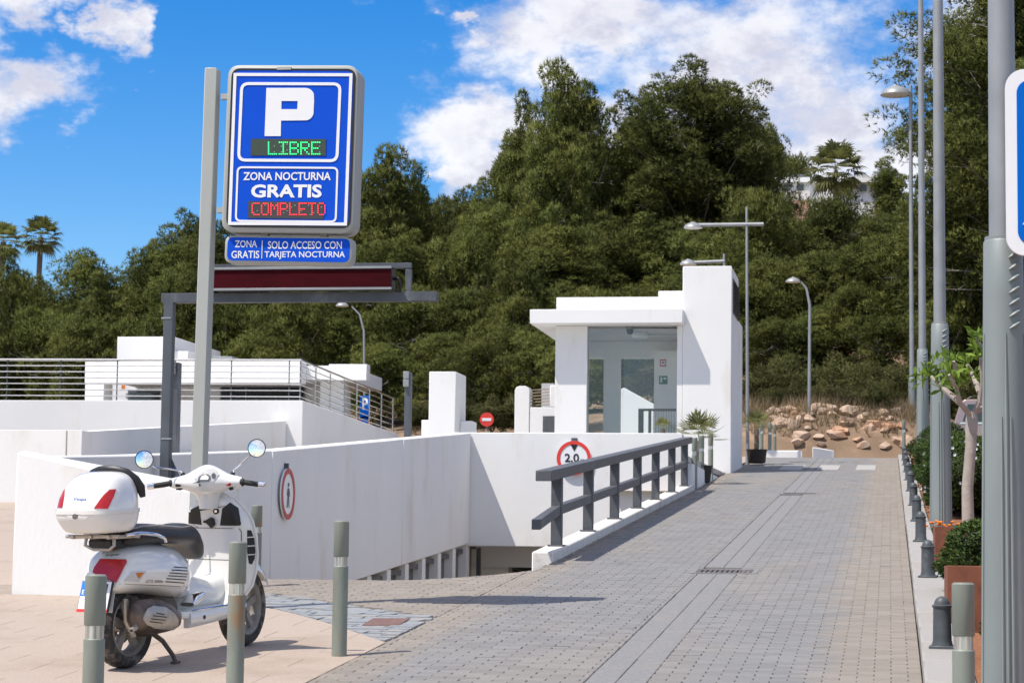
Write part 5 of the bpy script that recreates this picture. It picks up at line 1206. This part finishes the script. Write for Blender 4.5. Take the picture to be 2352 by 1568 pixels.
# --- rear bodywork
kb_ = [(-.262,.487,.53,.085,.1),(-.235,.475,.605,.135,.12),(-.19,.463,.685,.165,.15),(-.12,.457,.735,.19,.2),(0,.447,.758,.215,.28),(.12,.432,.758,.228,.32),(.25,.412,.748,.228,.32),(.36,.396,.728,.215,.3),(.45,.40,.70,.185,.25),(.52,.43,.672,.13,.15),(.56,.49,.63,.06,.1)]
b = MB(); b.loft([sec(k[0],k[1],k[2],k[3],k[4],2.7) for k in smoothrings(kb_)]); body = b.build('rear_body', CREAM, scoot, smooth=True, angle=60)
bt = bvh(body)
decal('tail_light', body, [(592,846),(735,849),(742,862),(683,978),(600,955),(548,922),(560,890)], RED, .014, 3, tree=bt)
decal('turn_signal', body, [(725,968),(768,917),(852,912),(812,972)], LENS, .006, 2, True, tree=bt); decal('turn_bulb', body, [(790,922),(838,919),(808,955)], ORANGE, .008, 1, True, tree=bt)
slits = [((1018,887),(1095,893)),((1005,904),(1096,910)),((993,921),(1096,928)),((984,938),(1093,944)),((974,954),(1089,962)),((968,972),(1078,980))]
for (xa, ya_), (xb, yb_) in slits: decal('vent_slit', body, [(xa,ya_-2.5),(xb,yb_-2.5),(xb,yb_+3),(xa,ya_+3)], BLACK, .0028, 1, True, tree=bt)
decal('panel_seam', body, [(700,985),(900,992),(1125,1003),(1125,1005),(900,994.5),(700,987)], ENGM, .0015, 2, True, tree=bt)
def badge(nm, o, s_, x0, x1, y0, y1, mt, slant=0, skew=0, tree=None, off=.002):
    vs, fs = text_geo(s_, .01); b = MB(); tree = tree or bvh(o); pts = []
    for x, y in vs:
        og, d = cray(x0+(x1-x0)*x+slant*y, y1+(y0-y1)*y+skew*x); h = tree.ray_cast(og, d)
        if h[0] is None: nr = tree.find_nearest(og+d*14.6); h = (nr[0], nr[1])
        nrm = h[1] if h[1].dot(d) < 0 else -h[1]; pts.append(h[0]+nrm*off)
    b.add([tuple(p) for p in pts], fs); b.build(nm, mt, o)
BADGE = mat('grey_badge', (.18,.18,.18), .3, metal=.6)
badge('model_badge', body, 'GTS 300ie', 850, 952, 962, 979, BADGE, 6, 0, bt); badge('tail_badge', body, 'Super', 615, 700, 812, 830, BADGE, 8, -6, bt)
# --- saddle
ks_ = [(-.14,.752,.80,.10),(-.10,.745,.862,.145),(0,.742,.875,.158),(.15,.742,.872,.165),(.30,.735,.858,.168),(.42,.728,.846,.165),(.50,.72,.846,.158),(.57,.705,.853,.15),(.64,.67,.835,.14),(.70,.635,.785,.118),(.745,.612,.725,.09),(.77,.61,.67,.05)]
b = MB(); b.loft([sec(k[0],k[1],k[2],k[3],.22,3.2) for k in smoothrings(ks_)]); seat = b.build('saddle', SEATM, scoot, smooth=True, angle=60)
for s_ in (-1,1):
    b = MB(); b.tube([(k[0]+.0, s_*k[3]*.84, k[2]-.011) for k in ks_[1:9]]+[(.66,s_*.075,.826),(.665,0,.832)], .0035, 5); b.build('piping', PIPEM, seat, smooth=True)
# chrome grab rail
for s_ in (-1,1):
    b = MB(); b.tube([(-.20,s_*.15,.82),(-.08,s_*.185,.825),(.05,s_*.198,.81),(.14,s_*.195,.785),(.18,s_*.18,.76)], .011, 8); b.build('grab_rail', CHROME, scoot, smooth=True)
# --- rack and top case
for y in (-.13,0,.13):
    b = MB(); b.tube([(-.36,y,.815),(-.02,y,.805)], .012, 8); b.build('rack_bar', SHIELD, scoot, smooth=True)
b = MB(); b.tube([(-.33,-.19,.818),(-.33,.19,.818)], .012, 8); b.build('rack_bar', SHIELD, scoot, smooth=True)
b = MB(); b.tube([(-.12,-.19,.81),(-.12,.19,.81)], .012, 8); b.build('rack_bar', SHIELD, scoot, smooth=True)
b = MB(); b.tube([(-.25,-.10,.81),(-.26,-.105,.76),(-.24,-.06,.735),(-.24,.06,.735),(-.26,.105,.76),(-.25,.10,.81)], .011, 8); b.build('rack_loop', SHIELD, scoot, smooth=True)
b = MB(); b.box(-.26,-.08,-.09,.09,.74,.80); b.build('rack_mount', BLACK, scoot, bevel=.015)
def rring(cx, hx, hy, z, e=4.0, n=40, tilt=0):
    o = []
    for k in range(n):
        a = 2*math.pi*k/n; c, s_ = math.cos(a), math.sin(a); x = hx*math.copysign(abs(c)**(2/e), c); o.append((cx+x, hy*math.copysign(abs(s_)**(2/e), s_), z+tilt*x))
    return o
CX = -.275
kc = [(CX+.02,.13,.14,.838),(CX+.015,.175,.17,.85),(CX+.01,.198,.192,.885),(CX,.213,.208,.93),(CX,.216,.212,.966)]
b = MB(); b.loft([rring(k[0],k[1],k[2],k[3],3.6) for k in smoothrings(kc,3)]); case = b.build('case_tub', CREAM, scoot, smooth=True, angle=60)
kl = [(CX,.217,.213,.972),(CX+.008,.213,.209,1.01),(CX+.022,.204,.200,1.06),(CX+.038,.188,.186,1.11),(CX+.055,.162,.166,1.155),(CX+.068,.125,.135,1.186),(CX+.075,.08,.09,1.201),(CX+.078,.03,.03,1.206)]
b = MB(); b.loft([rring(k[0],k[1],k[2],k[3],3.2) for k in smoothrings(kl,3)]); lid = b.build('case_lid', CREAM, scoot, smooth=True, angle=60)
b = MB(); b.loft([rring(CX,.222,.218,z,3.5) for z in (.958,.962,.978,.981)]); b.build('case_rim', CREAM, scoot, smooth=True)
lt_ = bvh(lid); ct_ = bvh(case)
decal('reflector', lid, [(551,546),(572,515),(605,470),(640,437),(677,434),(662,480),(630,548)], RED, .006, 2, tree=lt_); decal('reflector', lid, [(336,541),(345,500),(362,455),(380,430),(378,470),(366,541)], RED, .006, 2, tree=lt_)
badge('case_badge', lid, 'Vespa', 425, 503, 482, 503, CHROME, 8, 2, lt_)
decal('lock', case, [(442+16*math.cos(k*.524),592+16*math.sin(k*.524)) for k in range(12)], BADGE, .006, 1, tree=ct_)
decal('catch', case, [(395,585),(515,592),(500,615),(480,626),(420,622),(402,606)], CREAM, .004, 1, tree=ct_)
# padded backrest over the front upper edge of the lid
pp = [(CX+.20,.19,1.045),(CX+.185,.185,1.10),(CX+.16,.165,1.15),(CX+.135,.12,1.19),(CX+.12,.06,1.207),(CX+.115,0,1.212)]
pp = pp+[(x, -y, z) for x, y, z in pp[:-1][::-1]]
b = MB(); b.tube([Vector(p) for p in pp], [.018]+[.03]*9+[.018], 10, flat=.9); b.build('backrest_pad', SEATM, scoot, smooth=True)
# --- leg shield (lens shaped: shield in front, glove box behind)
kz = [(.30,.15,1.00),(.36,.20,1.06),(.42,.235,1.09),(.52,.252,1.115),(.62,.256,1.125),(.74,.252,1.12),(.84,.238,1.10),(.91,.208,1.075),(.97,.155,1.05),(1.01,.09,1.035),(1.025,.03,1.03)]
b = MB(); rings = []
for z, hw, xe in smoothrings(kz):
    ring = []; n = 22
    bulge = .12*min(1, max(0, (1.03-z)/.05))*(hw/.256); fr_ = .055*(hw/.256)
    for k in range(n): y = -hw+2*hw*k/n; ring.append((xe+.014+fr_*(1-(y/hw)**2), y, z))
    for k in range(n):
        y = hw-2*hw*k/n; q = abs(y/hw); f = 1 if q < .78 else max(0, 1-((q-.78)/.20)) ; f = f*f*(3-2*f); ring.append((xe-.012-bulge*f*.9, y, z))
    rings.append(ring)
b.loft(rings); shield = b.build('leg_shield', CREAM, scoot, smooth=True, angle=50)
st_ = bvh(shield)
decal('black_panel', shield, [(1108,556),(1166,528),(1180,640),(1106,632)], BLACK, .005, 3, tree=st_); decal('black_panel', shield, [(1303,545),(1345,513),(1393,545),(1408,638),(1402,645),(1290,644)], BLACK, .006, 4, tree=st_)
decal('seam', shield, [(1120,656),(1402,662),(1414,680),(1416,835),(1412,835),(1410,682),(1400,665),(1120,659)], ENGM, .002, 2, tree=st_)
decal('seam', shield, [(1140,838),(1350,845),(1350,848),(1140,841)], ENGM, .002, 2, tree=st_)
decal('key_lock', shield, [(1266+17*math.cos(k*.524),561+17*math.sin(k*.524)) for k in range(12)], BLACK, .006, 1, tree=st_); decal('key_slot', shield, [(1266+8*math.cos(k*.785),561+8*math.sin(k*.785)) for k in range(8)], CHROME, .008, 0, tree=st_)
decal('bag_hook', shield, [(1222,605),(1238,595),(1255,605),(1262,640),(1248,655),(1235,640),(1215,622)], BLACK, .03, 1, tree=st_)
decal('knob', shield, [(1199+8*math.cos(k*.785),622+8*math.sin(k*.785)) for k in range(8)], BLACK, .006, 0, tree=st_)
gr_ = decal('side_grille', shield, [(1446,672),(1468,672),(1486,720),(1493,790),(1488,840),(1472,872),(1456,866),(1446,800)], BLACK, .004, 3, tree=st_)
for y in (714,765,816): decal('grille_bar', shield, [(1446,y-3),(1490,y-5),(1490,y),(1446,y+3)], CREAM, .006, 1, tree=st_)
b = MB()
edge = [(xe+.0, -hw-.002, z) for z, hw, xe in kz[1:-1]]; b.tube([Vector(p) for p in edge]+[Vector((1.035,0,1.034))]+[Vector((p[0],-p[1],p[2])) for p in edge[::-1]], .009, 6); b.build('shield_rim', CREAM, scoot, smooth=True)
# --- floor, tunnel, sills
b = MB(); b.loft([sec(x, .26, .315, hw, 0, 6) for x, hw in ((.36,.17),(.42,.20),(.6,.205),(.85,.20),(1.0,.17),(1.07,.13))]); b.build('footboard', CREAM, scoot, smooth=True, angle=50)
b = MB(); b.loft([sec(x, .30, zt_, hw, .2, 3) for x, zt_, hw in ((.50,.34,.05),(.56,.44,.065),(.62,.505,.07),(.74,.50,.075),(.86,.47,.085),(.98,.50,.10),(1.06,.55,.11))]); b.build('tunnel', CREAM, scoot, smooth=True)
for s_ in (-1,1):
    b = MB(); b.loft([[(x, s_*(.178+.0), zb), (x, s_*(.205+.0), zb+.03), (x, s_*.208, .285), (x, s_*.19, .312), (x, s_*.15, .305), (x, s_*.15, zb)] for x, zb in ((.41,.205),(.5,.207),(.7,.215),(.9,.228),(1.0,.25),(1.06,.28))]); b.build('side_sill', CREAM, scoot, smooth=True, angle=40)
    b = MB(); b.tube([(.43,s_*.203,.314),(.9,s_*.203,.316)], .006, 6); b.build('sill_trim', CHROME, scoot, smooth=True)
    b = MB(); b.lathe([(0,s_*.2085),(.014,s_*.2095),(.014,s_*.20)], (.56,0,.262), 12, 'y'); b.build('plug', BLACK, scoot)
b = MB(); b.loft([sec(x, zb, zt_, .05, 0, 3) for x, zb, zt_ in ((.47,.335,.36),(.52,.335,.40),(.58,.36,.42),(.61,.395,.42))]); b.v = [(p[0], p[1]-.14, p[2]) for p in b.v]; b.build('pillion_peg', CHROME, scoot, smooth=True)
b = MB(); b.loft([sec(x, .38, zt_, hw, 0, 3) for x, zt_, hw in ((.44,.62,.14),(.50,.60,.12),(.56,.52,.10))]); b.build('under_seat_panel', CREAM, scoot, smooth=True)
# --- wheels
def wheel(cx, cz, steer, nm):
    M = Matrix.Translation((cx,0,cz)) @ Matrix.Rotation(steer,4,'Z')
    pr = [(.185,-.048),(.20,-.058),(.225,-.062),(.244,-.05),(.253,-.025),(.256,0),(.253,.025),(.244,.05),(.225,.062),(.20,.058),(.185,.048)]
    b = MB(); b.lathe(pr, (0,0,0), 48, 'y'); b.xf(M); ty = b.build('tyre', TYRE, scoot, smooth=True, angle=60)
    g = MB()
    for k in range(40):
        a = k*2*math.pi/40
        for s_ in (-1,1):
            p = lambda r_, y, da: (r_*math.sin(a+da), y*s_, r_*math.cos(a+da))
            g.prism([p(.2555,.006,0),p(.2555,.006,.03),p(.2475,.046,.10),p(.2475,.046,.07)], tuple(Vector(p(.2555,0,.05))*.008))
    g.xf(M); g.build('tread_block', TYRE, ty)
    b = MB(); b.lathe([(.186,-.05),(.178,-.054),(.168,-.046),(.155,-.03),(.15,0),(.155,.03),(.168,.046),(.178,.054),(.186,.05)], (0,0,0), 40, 'y'); b.xf(M); b.build('rim', RIM, scoot, smooth=True)
    for k in range(5):
        a = k*2*math.pi/5+.3; b = MB(); c, s_ = math.cos(a), math.sin(a)
        b.hexa([(c*r_-s_*w_, y, s_*r_+c*w_) for r_, w_, y in ((.03,-.022,-.03),(.158,-.028,-.03),(.158,.028,-.03),(.03,.022,-.03))], [(c*r_-s_*w_, y, s_*r_+c*w_) for r_, w_, y in ((.03,-.022,.0),(.158,-.028,.0),(.158,.028,.0),(.03,.022,.0))]); b.xf(M); b.build('spoke', RIM, scoot, bevel=.005)
    b = MB(); b.lathe([(0,-.05),(.03,-.048),(.04,-.03),(.04,.03),(.03,.048),(0,.05)], (0,0,0), 16, 'y'); b.xf(M); b.build('hub', RIM, scoot, smooth=True)
    b = MB(); b.lathe([(.11,-.012),(.11,-.007),(.06,-.007),(.06,-.012)], (0,.03,0), 24, 'y'); b.xf(M); b.build('brake_disc', STEEL, scoot)
ST = R(19)
wheel(-.02,.256,0,'rear'); wheel(1.335,.256,R(4),'front')
# front mudguard and fork
b = MB(); rings = []
for k in range(13):
    a = R(-50+k*9.5); rings.append([(1.335+(.28+dr)*math.sin(a), y, .275+(.285+dr)*math.cos(a)) for y, dr in ((-.085,-.05),(-.08,-.02),(-.055,.008),(0,.02),(.055,.008),(.08,-.02),(.085,-.05))])
b.loft(rings, cap=False, closed=False); b.xf(Matrix.Translation((1.335,0,0)) @ Matrix.Rotation(R(4),4,'Z') @ Matrix.Translation((-1.335,0,0))); b.build('front_mudguard', CREAM, scoot, smooth=True)
b = MB(); b.tube([(1.335,.10,.256),(1.27,.09,.50),(1.10,.02,.86)], [.025,.03,.03], 10); b.build('fork', ENGM, scoot, smooth=True)
# --- engine, swing arm, exhaust
b = MB(); b.loft([sec(x, zb, zt_, hw, 0, 3) for x, zb, zt_, hw in ((-.06,.24,.34,.04),(.02,.20,.40,.09),(.15,.17,.43,.13),(.28,.18,.43,.14),(.38,.22,.42,.12),(.45,.25,.38,.08))]); b.build('engine', ENGM, scoot, smooth=True)
b = MB(); b.box(-.1,.3,.06,.13,.21,.31); b.build('swing_arm', ENGM, scoot, bevel=.02)
b = MB(); b.tube([(-.12,-.085,.43),(-.125,-.09,.30),(-.06,-.10,.20)], .018, 8); b.build('bracket', SHIELD, scoot, smooth=True)
b = MB(); b.tube([(-.05,-.09,.44),(-.03,-.09,.25)], .022, 8); b.build('shock_absorber', ENGM, scoot, smooth=True)
rings = []
for x, z, ry, rz_ in ((-.20,.330,.02,.03),(-.19,.33,.055,.075),(-.14,.328,.072,.100),(-.02,.318,.078,.108),(.10,.305,.074,.098),(.20,.288,.058,.075),(.26,.272,.034,.045),(.285,.264,.012,.018)):
    rings.append([(x, -.20+ry*math.cos(k*math.pi/10), z+rz_*math.sin(k*math.pi/10)) for k in range(20)])
b = MB(); b.loft(rings); muf = b.build('muffler', MUFF, scoot, smooth=True, angle=60); mt_ = bvh(muf)
sh_ = decal('heat_shield', muf, [(840,1165),(862,1130),(890,1118),(960,1125),(1010,1158),(1035,1195),(1035,1225),(1005,1250),(900,1240),(855,1222),(835,1195)], SHIELD, .012, 2, tree=mt_)
sht = bvh(sh_)
for (xa, ya_, xb) in ((918,1157,962),(896,1172,975),(884,1190,965),(878,1206,948)): decal('shield_slot', muf, [(xa,ya_-3),(xb,ya_+6),(xb,ya_+11),(xa,ya_+3)], BLACK, .003, 1, tree=sht, par=sh_)
b = MB(); b.tube([(-.17,-.205,.285),(-.21,-.21,.262),(-.245,-.21,.255)], .017, 12); b.build('tail_pipe', SHIELD, scoot, smooth=True)
b = MB(); b.lathe([(.012,0),(.0,.001)], (-.2465,-.21,.255), 12, 'x'); b.build('pipe_bore', BLACK, scoot)
b = MB(); b.tube([(.27,-.2,.266),(.33,-.14,.25),(.36,-.05,.26)], .02, 8); b.build('exhaust_pipe', MUFF, scoot, smooth=True)
# --- stand
for s_ in (-1,1):
    b = MB(); b.tube([(.20,s_*.06,.19),(.25,s_*.10,.14),(.285,s_*.15,.05),(.29,s_*.165,.012)], [.016,.015,.014,.014], 8); b.build('stand_leg', ENGM, scoot, smooth=True)
    b = MB(); b.box(.26,.32,s_*.165-.02,s_*.165+.02,.0,.014); b.build('stand_foot', ENGM, scoot, bevel=.003)
# --- number plate
pq = [Vector((-.285,.105,.545)),Vector((-.285,-.105,.545)),Vector((-.345,-.105,.375)),Vector((-.345,.105,.375))]
nrm = (pq[1]-pq[0]).cross(pq[3]-pq[0]).normalized(); nrm = nrm if nrm.x < 0 else -nrm
b = MB(); b.prism([p+(p-Vector((-.315,0,.46)))*.05 for p in pq], tuple(-nrm*.014)); hold = b.build('plate_holder', BLACK, scoot)
b = MB(); b.prism([p+nrm*.001 for p in pq], tuple(nrm*.003)); plate = b.build('number_plate', SWHITE, scoot)
def plp(x, y, o_=.006): return pq[3]+(pq[2]-pq[3])*x+(pq[0]-pq[3])*y+nrm*o_
b = MB(); b.prism([plp(0,.5,.0045),plp(.17,.5,.0045),plp(.17,.99,.0045),plp(0,.99,.0045)], tuple(nrm*.001)); b.build('blue_field', mat('plate_blue', (.03,.22,.65), .4), plate)
text_on('lettering', 'E', SWHITE, plate, lambda x, y: plp(.05+.07*x,.55+.16*y,.0062), .02); text_on('lettering', '1', BLACK, plate, lambda x, y: plp(.80+.10*x,.52+.40*y), .01)
b = MB(); b.prism([plp(-.02,-.05,.004),plp(1.02,-.05,.004),plp(1.02,.05,.004),plp(-.02,.05,.004)], tuple(nrm*.003)); b.build('red_strip', SRED, plate)
b = MB(); b.prism([(-.23,-.09,.50),(-.23,.09,.50),(-.28,.10,.36),(-.28,-.10,.36)], (-.004,0,.0)); b.build('mud_flap', CREAM, scoot)
# --- headset (turned 19 degrees to the left)
HM = Matrix.Translation((.945,0,0)) @ Matrix.Rotation(ST,4,'Z')
kh = [(-.232,1.062,1.128,.036),(-.20,1.056,1.136,.050),(-.14,1.045,1.152,.072),(-.085,1.022,1.182,.098),(-.04,1.006,1.204,.118),(0,1.0,1.212,.124)]
kh = kh+[(-k[0],)+k[1:] for k in kh[:-1][::-1]]
b = MB(); rings = []
for y, zb, zt_, hd in smoothrings(kh, 4):
    ring = sec(0, zb, zt_, hd, .22, 2.3, 26); rings.append([(p[1]+.012-.12*abs(y), y, p[2]) for p in ring])
b.loft(rings)
b.xf(HM); head = b.build('headset', CREAM, scoot, smooth=True, angle=60)
b = MB(); b.loft([[(cx+rx*math.cos(a), ry*math.sin(a), z) for a in [k*math.pi/13 for k in range(26)]] for cx, rx, ry, z in ((.03,.080,.066,.925),(.028,.078,.068,.96),(.02,.082,.075,1.0),(.012,.09,.095,1.04),(.008,.10,.12,1.075))]); b.xf(HM); b.build('neck', CREAM, scoot, smooth=True)
ht_ = bvh(head)
dash = decal('dashboard', head, [(1138,376),(1165,345),(1205,318),(1240,313),(1268,325),(1284,348),(1262,372),(1245,390),(1200,393),(1160,388)], LENS, .004, 2, tree=ht_)
dt = bvh(dash)
decal('gauge', head, [(1158,385),(1163,362),(1185,345),(1215,344),(1232,358),(1232,375),(1222,387)], BADGE, .003, 1, tree=dt, par=dash); decal('gauge', head, [(1250+13*math.cos(k*.7),355+16*math.sin(k*.7)) for k in range(9)], BADGE, .003, 1, tree=dt, par=dash)
decal('gauge_face', head, [(1170,378),(1180,358),(1205,352),(1222,362),(1218,378)], SWHITE, .004, 1, tree=dt, par=dash)
for y in (409,437,460): decal('switch', head, [(1030,y-8),(1052,y-5),(1062,y+3),(1050,y+8),(1030,y+7)], BLACK, .008, 0, tree=ht_)
decal('switch', head, [(1322,408),(1345,395),(1355,400),(1345,412)], RED, .008, 0, tree=ht_); decal('switch', head, [(1338,425),(1362,418),(1368,428),(1345,434)], BLACK, .008, 0, tree=ht_)
GM = Matrix.Translation((.945,0,0)) @ Matrix.Rotation(ST,4,'Z')
for s_ in (-1,1):
    gp_ = lambda y, z: Vector((-.005-.12*abs(y), s_*y, z))
    b = MB(); b.tube([gp_(.225,1.095),gp_(.245,1.093),gp_(.25,1.093),gp_(.345,1.080)], [.024,.024,.0175,.0175], 12); b.xf(GM); b.build('grip', RUBR, scoot, smooth=True)
    b = MB(); b.tube([gp_(.344,1.080),gp_(.35,1.0795),gp_(.388,1.076),gp_(.391,1.076)], [.016,.021,.020,.012], 12); b.xf(GM); b.build('bar_end', CHROME, scoot, smooth=True)
    b = MB(); b.tube([gp_(.225,1.09)+Vector((.04,0,0)),gp_(.30,1.075)+Vector((.055,0,0)),gp_(.38,1.07)+Vector((.045,0,0))], [.008,.007,.008], 8, flat=1.3); b.xf(GM); b.build('brake_lever', SHIELD, scoot, smooth=True)
    # mirror: stem, shell, glass
    st = Vector((-.0,s_*.165,1.145)); 
    mc = Vector((-.19, s_*.37, 1.255 if s_ > 0 else 1.315))
    b = MB(); b.lathe([(.018,-.008),(.014,.012),(.008,.02)], tuple(st), 10); b.xf(HM); b.build('mirror_boot', BLACK, scoot, smooth=True)
    b = MB(); b.tube([st, st+Vector((-.01,s_*.012,.03)), mc+Vector((.04,-s_*.06,-.05)), mc+Vector((.018,-s_*.012,-.01))], .0055, 8); b.xf(HM); b.build('mirror_stem', CHROME, scoot, smooth=True)
    nm_ = Vector((-1, -s_*.10-.12, .09)).normalized(); q = nm_.to_track_quat('Z','Y').to_matrix().to_4x4()
    MM = HM @ Matrix.Translation(mc) @ q
    b = MB(); b.lathe([(0,-.022),(.035,-.018),(.055,-.006),(.060,.002),(.058,.006),(.054,.004)], n=28); b.xf(MM); ms = b.build('mirror', BLACK, scoot, smooth=True)
    b = MB(); b.lathe([(.0545,.003),(.03,.0042),(0,.0046)], n=28); b.xf(MM); b.build('mirror_glass', MIRR, ms, smooth=True)

# ------------------------------------------------------------------ parked car behind the lamp posts
KY2 = 63.0; cl = at(2180,1000,KY2); zg = gz(0,KY2)+.02
t = thing('parked_car', 'pinkish beige off-road car parked behind the hedge at the right edge', 'car', (cl.x+2.2,KY2+.9,zg))
prof = [(0,.62),(.03,.95),(.12,1.02),(.30,1.60),(.42,1.70),(2.55,1.72),(2.75,1.66),(3.35,1.10),(4.25,1.0),(4.38,.85),(4.38,.45),(4.2,.38),(.15,.38)]
W2 = 1.78
b = MB(); b.prism([(cl.x+x, KY2, zg+z) for x, z in prof], (0,W2,0)); car = b.build('body', CARP, t, bevel=.05, seg=3)
for pts in ([(.36,1.10),(.90,1.10),(.90,1.56),(.50,1.56)],[(1.02,1.10),(1.75,1.10),(1.75,1.57),(1.02,1.57)],[(1.87,1.10),(2.95,1.10),(2.62,1.56),(1.87,1.57)]):
    b = MB(); b.prism([(cl.x+x, KY2-.006, zg+z) for x, z in pts], (0,.02,0)); b.build('side_window', GLASSD, t)
for x in (.95,1.81):
    b = MB(); b.box(cl.x+x-.006,cl.x+x+.006,KY2-.004,KY2+.02,zg+.45,zg+1.08); b.build('door_gap', BLACK, t)
for x in (.85,3.5):
    b = MB(); b.lathe([(0,-.02),(.2,-.03),(.21,-.01),(.33,-.01),(.34,.05),(.34,.2),(0,.2)], (cl.x+x,KY2,zg+.34), 28, 'y'); wh = b.build('wheel', RUBR, t, smooth=True, angle=40)
    b = MB(); b.lathe([(0,-.04),(.18,-.045),(.205,-.03)], (cl.x+x,KY2,zg+.34), 20, 'y'); b.build('rim', STEEL, wh, smooth=True)
for y in (KY2+.25, KY2+W2-.25):
    b = MB(); b.tube([(cl.x+.5,y,zg+1.72),(cl.x+.6,y,zg+1.78),(cl.x+2.4,y,zg+1.79),(cl.x+2.5,y,zg+1.73)], .018, 6); b.build('roof_rail', BLACK, t)
b = MB(); b.box(cl.x-.02,cl.x+.10,KY2+.08,KY2+W2-.08,zg+.42,zg+.60); b.build('bumper', BLACK, t, bevel=.02)
b = MB(); b.box(cl.x+.01,cl.x+.08,KY2-.004,KY2+.14,zg+.75,zg+.93); b.build('tail_lamp', RED, t, bevel=.01)
b = MB(); b.box(cl.x+.3,cl.x+3.2,KY2-.012,KY2+.01,zg+1.03,zg+1.06); b.build('trim_strip', CHROME, t)
